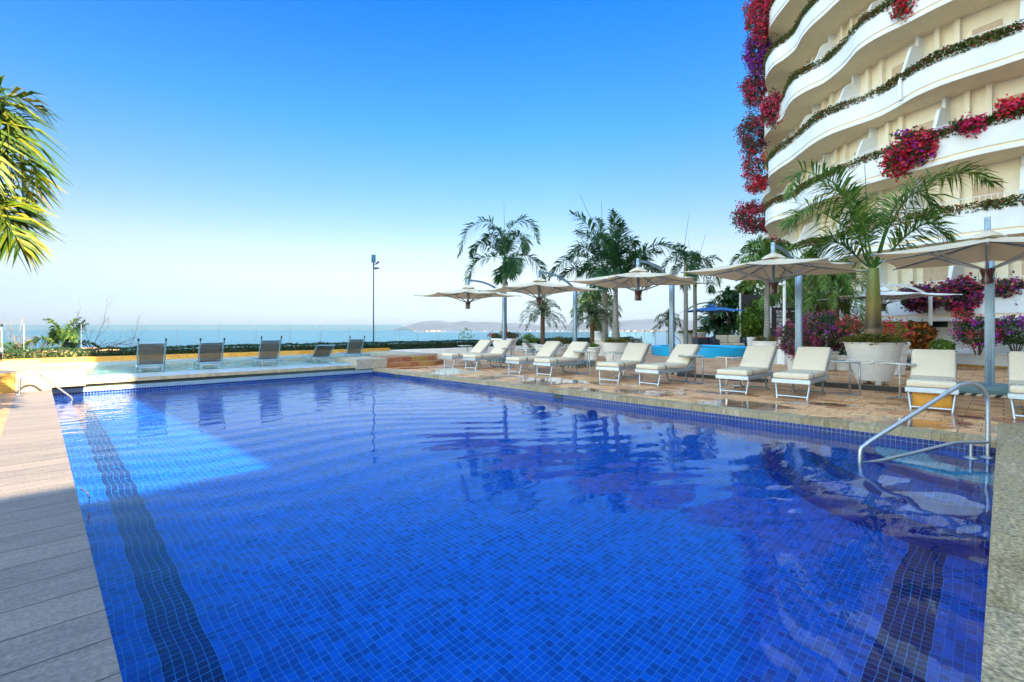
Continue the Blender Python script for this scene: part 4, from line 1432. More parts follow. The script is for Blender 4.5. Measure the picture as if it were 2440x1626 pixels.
D = 23.0
x, y = at(1293, D)
pot('plain pot of the bushy date palm behind the second parasol', x, y, 0, 0.3, 0.42, 0.6)
rngp = random.Random(21)
palm('date_palm', 'bushy date palm with a round head left of the second parasol pole', None, x, y, 0.5, H + (786 - 748) * D / 1152, 0.11, 0.1,
     rand_fronds(30, 56, rngp, (0.1, 1.05), 0.45), D / 1152, 0.2, 34, 'bark_brown', 'leaf_date', 22, 0.018, False, 0.3, rad=0.01)
D = 20.8
x, y = at(1411, D)
pot('round ringed pot on small feet right of the second parasol', x, y, 0, 0.25, 0.37, 0.56)
palm('date_palm', 'small date palm with a shaggy brown stem in the round ringed pot', None, x, y, 0.5, H + (786 - 757) * D / 1152, 0.10, 0.09,
     rand_fronds(28, 56, rngp, (0.1, 1.0), 0.5), D / 1152, 0.19, 34, 'bark_brown', 'leaf_date', 25, 0.018, False, 0.3, rad=0.01)
bush('small leafy plants with pale blooms round the small date palm stem', x, y, 0.62, 0.33, 0.33, 0.13, 500, 0.06, 'leaf_lime', seed=9, shell=0.2, petals=[('sign_white', 40)], psize=0.03)
D = 28
x, y = at(1418, D)
palm('palm_tree', 'broad dark palm filling the gap behind the second parasol pole', None, x, y, 0, H + (786 - 722) * D / 1152, 0.1, 0.07,
     rand_fronds(13, 62, rngp, (0.0, 0.9), 0.9), D / 1152, 0.5, 36, 'royal_trunk', 'leaf_palm', 27, 0.05, True, 0.5)
D = 25
for px, py, rr, lb, mt in ((1335, 815, 0.42, 'yellow-green round bush right of the date palm', 'leaf_olive'), (1262, 808, 0.36, 'leafy green pot plant behind the sling lounger', 'leaf_lime'), (1425, 778, 0.4, 'yellow leaved plant in the pedestal bowl', 'leaf_olive')):
    x, y = at(px, D)
    bush(lb, x, y, H - (py - 786) * D / 1152, rr * 1.2, rr * 1.2, rr * 0.75, 800, 0.09, mt, seed=int(px), shell=0.3)
    pot('white pot under the ' + lb.split(' right')[0].split(' behind')[0].split(' in the')[0] + (' near the glass fence' if px < 1400 else ' on the rear terrace'), x, y, 0, 0.25, 0.38, max(0.3, H - (py - 786) * D / 1152 - rr * 0.6))
D = 30
x, y = at(1595, D)
palm('date_palm', 'little dark palm behind the third parasol pole', None, x, y, 0, H + (786 - 768) * D / 1152, 0.1, 0.09,
     rand_fronds(20, 40, rngp, (0.1, 1.1), 0.8), D / 1152, 0.25, 26, 'bark_brown', 'leaf_date', 31, 0.03, False, 0.3, rad=0.01)
for (px, base_top, D, lb, gl_, seed, fr_) in (
        (1634, 632, 27.0, 'slim palm left of the blue parasol, its trunk bare and dark', 'two slim palms by the blue parasol', 41,
         [([(-18, 20), (-38, 8), (-48, -24)], 0.5), ([(-8, 28), (-22, 44), (-34, 40)], -0.6), ([(10, 22), (26, 30), (38, 16)], 0.6), ([(14, 12), (36, 8), (50, -18)], -0.8), ([(-4, 22), (-10, 34), (-16, 36)], 0.9), ([(4, 8), (10, -14), (8, -34)], -0.8), ([(-10, 4), (-22, -12), (-26, -34)], 0.6)]),
        (1656, 660, 29.0, 'slim palm just right of its twin, fronds hanging towards the fourth parasol', 'two slim palms by the blue parasol', 43,
         [([(18, 22), (44, 20), (64, -18)], 0.4), ([(12, 30), (34, 44), (52, 34)], -0.6), ([(-12, 24), (-30, 26), (-42, 4)], 0.7), ([(-8, 34), (-18, 50), (-26, 54)], -0.9), ([(6, 32), (10, 56), (14, 62)], 0.8), ([(14, 4), (26, -14), (28, -38)], -0.7), ([(-12, 6), (-26, -8), (-30, -30)], -0.5)])):
    x, y = at(px, D)
    palm('royal_palm', lb, gl_, x, y, 0, H + (786 - base_top) * D / 1152, 0.14, 0.1, fr_, D / 1152, 0.5, 34, seed=seed, width=0.05, droop=0.5,
         spears=[((-4, 40), (8, 122))] if px < 1640 else [((8, 40), (26, 104)), ((-6, 30), (-16, 90))])
for (px, D, h, lb) in ((1636, 30.5, 1.08, 'ringed white bell planter with olive shrubs left of the dark seats'), (1664, 32, 1.15, 'farther white planter just behind the ringed one')):
    x, y = at(px, D)
    pot(lb, x, y, 0, 0.38, 0.5, h)
    bush('low olive shrubs in the ' + ('nearer' if px == 1636 else 'farther') + ' of the two planters by the slim palms', x, y, h + 0.04, 0.58, 0.58, 0.16, 700, 0.09, 'leaf_olive', seed=px, shell=0.2)
# palm beside the notice board
D = 18.8
x, y = at(1828, D)
pot('wide white planter left of the notice board', x, y, 0, 0.4, 0.56, 0.86, 'taper')
palm('royal_palm', 'grey ringed palm trunk rising past the notice board, head above the parasol', None, x, y, 0.8, H + (786 - 622) * D / 1152, 0.115, 0.075,
     [([(-20, 22), (-50, 18), (-76, -8)], 0.5), ([(-12, 34), (-34, 44), (-52, 36)], -0.5), ([(22, 16), (60, 24), (96, 0)], -0.6), ([(14, 30), (44, 46), (74, 36)], 0.6), ([(26, 6), (52, -10), (62, -44)], 0.4),
      ([(-14, 6), (-36, -18), (-42, -56)], -0.6), ([(8, 20), (20, 0), (26, -46)], -0.9), ([(-6, 30), (-16, 46), (-26, 40)], 0.9), ([(-24, 10), (-60, -4), (-84, -30)], -0.9)],
     D / 1152, 0.5, 42, seed=47, width=0.045, droop=0.6, bulge=0.02, mat='leaf_palm')
bush('orange-yellow shrubs round the foot of the ringed palm', x, y, 0.93, 0.52, 0.52, 0.15, 900, 0.07, 'leaf_olive', seed=48, shell=0.2)

# ------------------------------------------------------------------ turquoise tub, its rail, seats
tx, ty = 24.3, 10.9
root = thing('hot_tub', 'raised round turquoise plaster tub with a pale water surface', 'hot tub', (tx, ty, 0))
MB().lathe([(2.42, 0.0), (2.46, 0.40), (2.44, 0.46), (2.05, 0.46), (2.0, 0.40), (2.0, 0.1), (0.001, 0.1)], 72).build('shell', 'turquoise', root, 40)
MB().lathe([(0.001, 0.36), (2.0, 0.36)], 72).build('water', 'water', root)
v = F2 * 2.02 + R2 * -0.5
MB().rbox(v.x - 0.02, v.x + 0.14, v.y - 0.12, v.y + 0.12, 0.37, 0.44, 0.005, 1, M=None).build('skimmer', 'dark_recess', root)
x, y = at(1590, 24.6)
root = thing('handrail', 'thin metal rail with upright posts by the left end of the turquoise tub', 'handrail', (x, y, 0))
dr = R2 * (24.6 / 1152)
MB().tube([(-dr.x * 28, -dr.y * 28, 0.4), (-dr.x * 28, -dr.y * 28, 1.2), (-dr.x * 2, -dr.y * 2, 1.2), (dr.x * 18, dr.y * 18, 1.0), (dr.x * 31, dr.y * 31, 0.72), (dr.x * 31, dr.y * 31, 0.4)], 0.02, 8).build('rail', 'brushed', root, 50)
MB().tube([(-dr.x * 2, -dr.y * 2, 0.4), (-dr.x * 2, -dr.y * 2, 1.2)], 0.02, 8).build('post', 'brushed', root, 50)
Mr = Matrix.Rotation(-YAW, 4, 'Z')


def oriented(name, label, cat, px, D, group=None):
    r = thing(name, label, cat, (*at(px, D), 0), -YAW, group)
    return r


r = oriented('sofa', 'dark wicker two-seat sofa with beige cushions behind the turquoise tub', 'sofa', 1738, 29)
MB().rbox(-0.95, 0.95, -0.42, 0.42, 0.04, 0.36, 0.02).rbox(-0.95, 0.95, 0.3, 0.44, 0.3, 0.88, 0.02).rbox(-0.97, -0.75, -0.42, 0.42, 0.3, 0.72, 0.02).rbox(0.75, 0.97, -0.42, 0.42, 0.3, 0.72, 0.02).build('frame', 'wicker', r, 40)
for s in (-0.37, 0.37):
    MB().rbox(s - 0.36, s + 0.36, -0.4, 0.25, 0.37, 0.5, 0.04, 3).build('seat_cushion', 'cushion', r, 180)
    MB().rbox(s - 0.35, s + 0.35, 0.14, 0.29, 0.5, 0.98, 0.05, 3).build('back_cushion', 'cushion', r, 180)
r = oriented('armchair', 'dark wicker armchair with a red seat pad left of the sofa', 'armchair', 1678, 28.5)
MB().rbox(-0.5, 0.5, -0.4, 0.4, 0.04, 0.34, 0.02).rbox(-0.55, -0.38, -0.4, 0.4, 0.3, 0.8, 0.02).rbox(0.38, 0.55, -0.4, 0.4, 0.3, 0.8, 0.02).rbox(-0.5, 0.5, 0.3, 0.42, 0.3, 0.8, 0.02).build('frame', 'wicker', r, 40)
MB().rbox(-0.37, 0.37, -0.4, 0.28, 0.34, 0.44, 0.03, 3).build('seat_cushion', 'red_cushion', r, 180)
MB().rbox(-0.5, 0.5, 0.26, 0.46, 0.8, 0.86, 0.03, 3).build('top_pad', 'red_cushion', r, 180)
r = oriented('urn', 'slim white and grey standing pot at the right end of the sofa', 'pot', 1790, 27.5)
MB().lathe([(0.13, 0), (0.2, 0.4), (0.24, 0.86), (0.2, 0.88)], 20).build('body', 'pot_white', r, 50)

# notice board and its round pedestal
x, y = 20.2, 5.86
p_ = tag(MB().lathe([(0.30, 0.0), (0.30, 0.02), (0.235, 0.03), (0.235, 1.0), (0.22, 1.01)], 28).build('pedestal', 'white_wall', None, 40, loc=(x, y, 0)), 'plain white round column in front of the notice board', 'pedestal')
D = 19.0
x, y = at(1868, D)
root = thing('notice_board', 'dark brown notice board with rows of small white text', 'notice board', (x, y, 0), -YAW + R_(12))
MB().rbox(-0.56, 0.56, -0.02, 0.02, 1.02, 2.17, 0.006, 1).build('board', 'sign_dark', root, 40)
MB().box(-0.4, -0.36, -0.0, 0.04, 0, 1.05).box(0.36, 0.4, -0.0, 0.04, 0, 1.05).build('post', 'dark_pole', root)
rs = random.Random(17)


def textlines(xa, za, w_, n, h, gap, bold=False, justify='L'):
    z = za
    for k in range(n):
        wl = w_ * rs.uniform(0.72, 1.0)
        x0_ = xa if justify == 'L' else xa + (w_ - wl) / 2
        x_ = x0_
        while x_ < x0_ + wl:
            cw = rs.uniform(0.5, 0.95) * h * (1.1 if bold else 0.9)
            if rs.random() < 0.16:
                x_ += h * 0.8
                continue
            tx_.box(x_, min(x_ + cw, x0_ + wl), -0.0235, -0.0205, z - h * rs.uniform(0.75, 1.0), z)
            x_ += cw + h * 0.28
        z -= gap
    return z


tx_ = MB()
z = textlines(-0.38, 2.05, 0.62, 2, 0.034, 0.048, True)
z = textlines(-0.32, z, 0.5, 1, 0.03, 0.06, True)
z = textlines(-0.36, z, 0.46, 4, 0.016, 0.026)
z = textlines(-0.36, z - 0.03, 0.66, 5, 0.016, 0.026)
z = textlines(-0.38, z - 0.02, 0.4, 1, 0.018, 0.04)
z = textlines(-0.36, z, 0.44, 3, 0.034, 0.046, True, 'C')
z = textlines(-0.36, z, 0.46, 4, 0.016, 0.026)
z = textlines(-0.36, z - 0.02, 0.46, 4, 0.016, 0.026)
z = textlines(-0.38, z - 0.02, 0.5, 1, 0.028, 0.04)
textlines(0.3, 2.05, 0.22, 2, 0.016, 0.028)
textlines(0.18, 1.52, 0.2, 2, 0.016, 0.028)
tx_.build('lettering', 'sign_white', root)
D = 17.8
x, y = at(1869, D)
root = thing('camera_post', 'white round post with a small security camera behind the notice board', 'post', (x, y, 0), -YAW)
MB().tube([(0, 0, 0), (0, 0, 3.1)], 0.055, 12).build('post', 'pot_white', root, 60)
MB().tube([(-0.05, -0.05, 2.93), (-0.22, -0.1, 2.98)], [0.035, 0.05], 10).build('camera', 'pot_white', root, 50)

# flowering shrubs in pots between the parasol pole and the big tub
x, y = gd(1888, 884)
pot('slender white urn just left of the fourth parasol pole', x, y, 0, 0.13, 0.17, 0.56)
bush('magenta and purple flowering shrub spilling over the parasol pole', *at(1895, 14.8), 1.02, 0.52, 0.5, 0.5, 1700, 0.075, 'leaf_bush', petals=[('petal_mixed', 1300), ('petal_magenta', 300)], psize=0.05, seed=51)
bush('large dusky purple flowering shrub right of the parasol pole', *at(1960, 15.6), 1.22, 0.9, 0.7, 0.62, 3200, 0.08, 'leaf_bush', petals=[('petal_mixed', 2300), ('petal_purple', 240)], psize=0.05, seed=52)
bush('dark green shrub with few blooms beside the big tub planter', *at(2018, 15.4), 0.98, 0.5, 0.5, 0.72, 1900, 0.085, 'leaf_bush', petals=[('petal_magenta', 120)], psize=0.045, seed=53)
x, y = at(1960, 15.6)
pot('low white pot hidden under the large purple shrub', x, y, 0, 0.35, 0.45, 0.62)
x, y = at(2012, 15.4)
pot('white ringed pot peeking out left of the big tub planter', x, y, 0, 0.28, 0.38, 0.5)

# the big white tub planter with feet, band and knobs
x, y = 14.3, 2.2
root = thing('tub_planter', 'big white fibreglass tub planter with a raised band and knobs, on feet', 'planter', (x, y, 0))
MB().lathe([(0.33, 0.11), (0.345, 0.1), (0.40, 0.3), (0.50, 0.62), (0.575, 0.97), (0.61, 0.985), (0.61, 1.0), (0.56, 1.0), (0.54, 0.9)], 56).build('body', 'pot_white', root, 40)
MB().lathe([(0.455, 0.495), (0.482, 0.502), (0.484, 0.516), (0.465, 0.522)], 56).lathe([(0.475, 0.56), (0.502, 0.567), (0.504, 0.58), (0.485, 0.586)], 56).build('band', 'pot_white', root, 40)
for k in range(8):
    a = k * PI / 4 + 0.12 + PI
    MB().lathe([(0.001, -0.03), (0.03, -0.018), (0.036, 0), (0.03, 0.018), (0.001, 0.03)], 10).build('knob', 'pot_white', root, 180, loc=(0.5 * math.cos(a), 0.5 * math.sin(a), 0.54))
for k in range(4):
    a = k * PI / 2 + 0.5
    MB().rbox(-0.04, 0.04, -0.05, 0.05, 0, 0.12, 0.008, 1, M=Matrix.Translation((0.27 * math.cos(a), 0.27 * math.sin(a), 0)) @ Matrix.Rotation(a, 4, 'Z')).build('foot', 'pot_white', root, 40)
MB().lathe([(0.001, 0.92), (0.55, 0.92)], 30).build('soil', 'soil', root)
bush('dense yellow-green shrub collar filling the big tub planter', x, y, 1.05, 0.66, 0.66, 0.17, 4200, 0.055, 'leaf_olive', seed=54, shell=0.15)
D = Vector((x, y)).dot(F2)
MX = D / 1152
palm('potted_palm', 'large palm with green stem and long spreading fronds in the big tub planter', None, x, y, 0.92, H + (786 - 640) * MX, 0.195, 0.115,
     [([(-6, 20), (-30, 96), (-78, 170), (-117, 204), (-190, 222), (-212, 170)], -0.3),
      ([(-8, 18), (-50, 68), (-84, 89), (-144, 123), (-183, 131), (-240, 92)], -0.6),
      ([(8, 20), (26, 74), (50, 136), (84, 180), (154, 214), (232, 232), (296, 208)], 0.1),
      ([(6, 20), (20, 90), (60, 160), (92, 168), (106, 100)], -0.5),
      ([(-4, 26), (-12, 110), (-34, 190), (-66, 226)], 0.8),
      ([(10, 20), (44, 70), (76, 92), (98, 54)], -0.9),
      ([(4, 30), (16, 110), (36, 170), (70, 200)], 1.0),
      ([(-6, 16), (-36, 60), (-60, 76), (-84, 40)], 0.9)],
     MX, 0.64, 92, 'green_stem', 'leaf_palm', 55, 0.028, False, 0.28, 0.0, spears=[((-8, 20), (-20, 246))], rad=0.03, cat='palm tree', sideup=0.15, bare=0.27)

# date palms against the hotel
D = 18.0
x, y = at(1988, D)
palm('date_palm', 'date palm with a thick shaggy head right behind the flowering shrubs', None, x, y, 0, H + (786 - 682) * D / 1152, 0.12, 0.17,
     rand_fronds(26, 92, rngp, (0.15, 1.0), 0.9), D / 1152, 0.3, 46, 'bark_brown', 'leaf_palm', 57, 0.024, False, 0.5, rad=0.014)
D = 19.5
x, y = at(1952, D)
palm('date_palm', 'low spreading palm left of the shaggy date palm', None, x, y, 0, H + (786 - 728) * D / 1152, 0.1, 0.12,
     rand_fronds(18, 74, rngp, (0.0, 0.7), 0.8), D / 1152, 0.32, 40, 'bark_brown', 'leaf_palm', 58, 0.028, False, 0.5, rad=0.014)
D = 25
x, y = at(1935, D)
palm('palm_tree', 'palm in front of the hotel corner, seen above the fourth parasol', None, x, y, 0, H + (786 - 640) * D / 1152, 0.1, 0.09,
     rand_fronds(13, 66, rngp, (0.0, 0.9), 0.7), D / 1152, 0.5, 36, 'royal_trunk', 'leaf_palm', 59, 0.05, True, 0.6)
D = 24
x, y = at(1876, D)
palm('palm_tree', 'broad palm behind the white camera post', None, x, y, 0, H + (786 - 700) * D / 1152, 0.1, 0.09,
     rand_fronds(14, 66, rngp, (0.0, 0.9), 0.7), D / 1152, 0.5, 36, 'royal_trunk', 'leaf_palm', 60, 0.05, True, 0.6)

# garden corner left of the notice board
D = 29
for (px, py, reach, seed, nf, lb, mt) in ((1738, 742, 84, 61, 22, 'dark fan-like palm clump behind the blue parasol', 'leaf_palm_dark'), (1706, 792, 78, 62, 16, 'low feather palm with long pale-ribbed fronds left of the clump', 'leaf_palm_dark'),
                                     (1768, 785, 66, 63, 18, 'blue-green low palm behind the sofa', 'leaf_palm_dark'), (1778, 694, 58, 64, 13, 'tall narrow palm tops above the dark screen', 'leaf_palm')):
    x, y = at(px, D + 3.5 + (px % 3))
    palm('palm_clump', lb, None, x, y, 0, H + (786 - py) * D / 1152, 0.12, 0.1, rand_fronds(nf, reach, rngp, (0.1, 1.2), 0.5), D / 1152, 0.62, 34, 'bark_brown', mt, seed, 0.07, False, 0.4, cat='palm')
D = 30.5
bush('bright lime-green leafy shrub between the palms and the ringed trunk', *at(1792, D), 1.85, 0.95, 0.9, 1.35, 2600, 0.2, 'leaf_lime', seed=65, shell=0.3, stems=True)
bush('dark green undergrowth below the lime-green shrub', *at(1812, D), 0.9, 0.9, 0.8, 0.8, 2000, 0.16, 'leaf_bush', seed=66, shell=0.3)
bush('low clipped green hedge plants behind the sofa', *at(1735, 31), 0.7, 1.8, 0.8, 0.5, 2400, 0.1, 'leaf_bush', seed=67, shell=0.3)
r = oriented('privacy_screen', 'dark see-through screen on a white post behind the lime shrub', 'screen', 1797, 30.5)
MB().box(-0.85, 0.85, -0.02, 0.02, 1.9, 3.5).build('panel', 'sign_dark', r)
MB().box(-0.92, -0.84, -0.04, 0.04, 0, 3.6).build('post', 'pot_white', r)

# ------------------------------------------------------------------ below the terrace on the far left
D = 17.5
x, y = at(150, D)
palm('coconut_palm', 'yellow-green sunlit palm head behind the glass fence on the left', None, x, y, -3, H - (826 - 786) * D / 1152, 0.12, 0.1,
     [([(-12, 26), (-30, 40), (-52, 16)], 0.4), ([(-4, 40), (-12, 60), (-20, 64)], -0.4), ([(4, 44), (10, 62), (12, 68)], 0.5), ([(14, 30), (30, 48), (40, 60)], 0.2), ([(20, 20), (42, 34), (60, 14)], -0.5),
      ([(-16, 10), (-40, 20), (-62, -4)], -0.5), ([(10, 4), (28, 8), (44, -8)], 0.8), ([(-6, 8), (-20, 4), (-30, -12)], 0.9), ([(4, 20), (4, 40), (6, 56)], 0.9), ([(-20, 24), (-46, 28), (-66, 8)], 0.8)],
     D / 1152, 0.26, 40, 'bark_brown', 'leaf_palm_lit', 71, 0.045, False, 0.4)


def bare(px0, py0, D, lb, seed, n=9, spread=1.0, base_z=None, dirx=0):
    rg = random.Random(seed)
    x, y = at(px0, D)
    z0 = H - (py0 - 786) * D / 1152
    root = thing('bare_tree', lb, 'bare tree', (x, y, z0 - 2.5))
    mb = MB()
    mb.tube([(0, 0, 0), (0, 0, 2.5)], [0.09, 0.05], 6)

    def br(p, d, ln, r, dep):
        pts = [p]
        q = p
        for k in range(5):
            d = (d + Vector((rg.gauss(0, 0.18), rg.gauss(0, 0.18), rg.gauss(0.03, 0.14)))).normalized()
            q = q + d * ln / 5
            pts.append(q)
        mb.tube(pts, [r * (1 - 0.14 * k) for k in range(6)], 4, cap=False)
        if dep > 0:
            for k in (2, 3, 4, 5):
                if rg.random() < 0.85:
                    br(pts[k], (d + Vector((rg.gauss(0, 0.6), rg.gauss(0, 0.6), rg.gauss(0.1, 0.5)))).normalized(), ln * 0.55, r * 0.55, dep - 1)
    for k in range(n):
        lat = rg.uniform(-1.1, 1.1) + dirx
        d = Vector((R2.x * lat, R2.y * lat, rg.uniform(0.0, 0.42))) + Vector((F2.x, F2.y, 0)) * rg.uniform(-0.5, 0.5)
        br(Vector((0, 0, 2.5)), d.normalized(), 1.5 * spread * rg.uniform(0.7, 1.2), 0.022, 2)
    mb.build('branches', 'twig', root)
    return root


bare(88, 842, 24, 'leafless twiggy tree left of the yellow-green palm beyond the fence', 72, 9, 1.1)
bare(215, 838, 25, 'leafless tree right of the yellow-green palm, its twigs over the sea', 73, 9, 1.2, dirx=0.35)
bare(30, 836, 24, 'dark twiggy shrub tree at the far left behind the hedge', 74, 8, 0.9)
bush('dark rounded shrub at the far left beyond the glass fence', *at(22, 24), 0.35, 0.7, 0.6, 0.35, 700, 0.12, 'leaf_bush', seed=75)
bush('sparse young shrub showing through the lower glass fence', *at(1112, 27), 0.95, 0.5, 0.4, 0.45, 130, 0.1, 'leaf_lime', seed=76)
plain('terracotta', (0.5, 0.2, 0.1), 0.8, var=0.2)
for px, py, D, wd, lb in ((235, 836, 60, 3.4, 'small terracotta roofed house right of the yellow-green palm'), (120, 842, 55, 3.0, 'terracotta house roof left below the yellow-green palm')):
    x, y = at(px, D)
    z = H - (py - 786) * D / 1152
    root = thing('house', lb, 'house', (x, y, z - 5), 0.4)
    MB().box(-wd / 2, wd / 2, -1.5, 1.5, 0, 4.4).build('wall', 'town_white', root)
    MB().add([(-wd / 2 - .3, -1.8, 4.4), (wd / 2 + .3, -1.8, 4.4), (wd / 2 + .3, 1.8, 4.4), (-wd / 2 - .3, 1.8, 4.4), (-wd / 2 - .3, 0, 5.4), (wd / 2 + .3, 0, 5.4)], [(0, 1, 5, 4), (3, 4, 5, 2), (0, 4, 3), (1, 2, 5), (0, 3, 2, 1)]).build('roof', 'terracotta', root)

# sunlit palm just outside the left edge, its fronds reaching in
D = 5.6
x, y = at(-190, D)
MXL = D / 1152
palm('coconut_palm', 'sunlit yellow-green palm whose fronds reach in from the left edge', None, x, y, 0, H + (786 - 420) * MXL, 0.13, 0.1,
     [([(50, 120), (110, 160), (170, 140), (215, 60), (228, 0)], 0.25), ([(50, 100), (110, 120), (165, 80), (200, -10)], -0.25),
      ([(60, 20), (120, 0), (165, -50), (200, -105)], 0.1), ([(50, -30), (110, -60), (170, -85), (215, -105), (262, -170)], -0.1),
      ([(50, 150), (100, 205), (150, 225), (195, 200)], 0.5), ([(50, 130), (105, 190), (150, 200), (185, 120)], 0.15), ([(60, 70), (115, 90), (165, 40), (190, -40)], 0.35),
      ([(-60, 90), (-140, 120), (-230, 60)], 0.2), ([(-60, 20), (-150, 10), (-230, -80)], -0.3), ([(10, 120), (-20, 200), (-40, 240)], -0.5), ([(0, 60), (-10, 90), (-30, 60)], -1.3)],
     MXL, 0.6, 62, 'royal_trunk', 'leaf_palm_lit', 81, 0.03, False, 0.3, rad=0.012, sideup=0.0)

# twigs adrift on the water by the left edge
for k, (pts_, lb) in enumerate(((((192, 1163), (206, 1172), (213, 1184), (212, 1196)), 'curved brown twig floating on the water by the left coping'), (((214, 1222), (212, 1232), (209, 1243)), 'short bit of twig floating nearest the left coping'))):
    P_ = [gd(a_, b_, WL + 0.006) for a_, b_ in pts_]
    o = MB().tube([(x - P_[0][0], y - P_[0][1], 0) for x, y in P_], 0.004, 5).build('twig', 'twig', None, 60, loc=(P_[0][0], P_[0][1], WL + 0.006))
    tag(o, lb, 'twig')

# ------------------------------------------------------------------ the hotel: wavy balconies stacked on a curved front
plain('render_white', (0.74, 0.77, 0.8), 0.75, var=0.07, scale=1.2, bmp=0.002, bscale=30)
plain('render_cream', (0.88, 0.74, 0.52), 0.8, var=0.05, scale=3, bmp=0.003, bscale=120)
plain('wall_cream', (0.8, 0.73, 0.58), 0.8, var=0.05, scale=2, bmp=0.002, bscale=90)
plain('niche', (0.55, 0.42, 0.3), 0.8)
plain('window_dark', (0.02, 0.07, 0.09), 0.1)
plain('rail_white', (0.8, 0.8, 0.8), 0.5)
m, t, b = newmat('lamp_glow')
b.inputs['Emission Color'].default_value = (1, 0.6, 0.2, 1)
b.inputs['Emission Strength'].default_value = 4
END = [(39.2, 12.75), (42, 13.0), (46, 12.8)]
START = [(24.1, -8), (24.1, -5.5), (24.1, -3)]
PATHS = {
    3: [(24.2, -.6), (24.35, 0.2), (24.45, .9), (24.65, 1.7), (25.1, 2.5), (25.8, 3.2), (26.35, 3.9), (26.7, 4.9), (27.1, 5.9), (27.9, 6.8), (28.9, 7.6), (29.8, 8.3), (31, 9.4), (32, 10.1), (33.6, 10.6), (35.2, 11.0), (36.6, 11.9)],
    4: [(24.2, -.6), (24.3, 0.6), (24.6, 1.8), (25.0, 2.8), (25.3, 3.7), (25.85, 4.5), (26.9, 5.2), (27.6, 5.8), (28.1, 6.4), (28.35, 7.1), (28.9, 7.9), (29.8, 8.5), (30.9, 9.0), (32.0, 9.9), (33.4, 10.8), (35.2, 11.3), (36.6, 12.0)],
    5: [(24.2, -.6), (24.3, 0.6), (24.7, 1.8), (25.2, 3.0), (25.9, 4.4), (26.6, 5.3), (27.4, 6.2), (27.9, 6.8), (28.6, 7.4), (29.6, 8.0), (30.2, 8.7), (30.7, 9.5), (32.0, 10.3), (33.8, 10.7), (35.4, 11.2), (36.7, 12.1)],
}
BASEP = [(24.1, -8), (24.1, -3), (24.3, 0.4), (25.2, 3.1), (26.6, 5.2), (28.4, 7.2), (30.5, 9.0), (33, 10.6), (36, 11.9), (39.2, 12.7), (42, 13.0), (46, 12.9)]
WHICH = {0: 5, 1: 4, 2: 5, 3: 3, 4: 4, 5: 5, 6: 3, 7: 4, 8: 5}


def offs(path, d):
    out = []
    for i, p in enumerate(path):
        a, b_ = path[max(0, i - 1)], path[min(len(path) - 1, i + 1)]
        tg = (Vector((b_[0] - a[0], b_[1] - a[1]))).normalized()
        n_ = Vector((tg.y, -tg.x))           # towards the inside of the building
        out.append((p[0] + n_.x * d, p[1] + n_.y * d))
    return out


def smooth_path(pts, n=6):
    return [(v.x, v.y) for v in catmull([(x, y, 0) for x, y in pts], n)]


def ribbon(mb, outer, inner, z0, z1, mi=0):
    """closed wall between two plan curves"""
    n = len(outer)
    vs = [(*p, z0) for p in outer] + [(*p, z1) for p in outer] + [(*p, z1) for p in inner] + [(*p, z0) for p in inner]
    fs = []
    for i in range(n - 1):
        fs += [(i, i + 1, n + i + 1, n + i), (n + i, n + i + 1, 2 * n + i + 1, 2 * n + i), (2 * n + i, 2 * n + i + 1, 3 * n + i + 1, 3 * n + i), (3 * n + i, 3 * n + i + 1, i + 1, i)]
    mb.add(vs, fs, mi=mi)


hotel = thing('hotel_building', 'white curved hotel with stacked wavy balconies edged in flowering planters', 'building', (30, 4, 0))
HP = Vector((30, 4, 0))


def hpart(mb, name, mat, smooth=None, parent=None):
    mb.v = [(x - 30, y - 4, z) for x, y, z in mb.v]
    return mb.build(name, mat, parent or hotel, smooth)


base_s = smooth_path(BASEP, 8)
wall_in = offs(base_s, 1.6)
wall_b = offs(base_s, 1.85)
seglen = [0]
for a, b_ in zip(base_s[:-1], base_s[1:]):
    seglen.append(seglen[-1] + math.dist(a, b_))


def along(s_, d):
    s_ = max(0.0, s_)
    i = max(j for j in range(len(seglen)) if seglen[j] <= s_)
    i = min(i, len(base_s) - 2)
    f = (s_ - seglen[i]) / (seglen[i + 1] - seglen[i])
    a, b_ = base_s[i], base_s[i + 1]
    tg = Vector((b_[0] - a[0], b_[1] - a[1])).normalized()
    n_ = Vector((tg.y, -tg.x))
    p = Vector((a[0] + (b_[0] - a[0]) * f, a[1] + (b_[1] - a[1]) * f)) + n_ * d
    return p, tg, n_


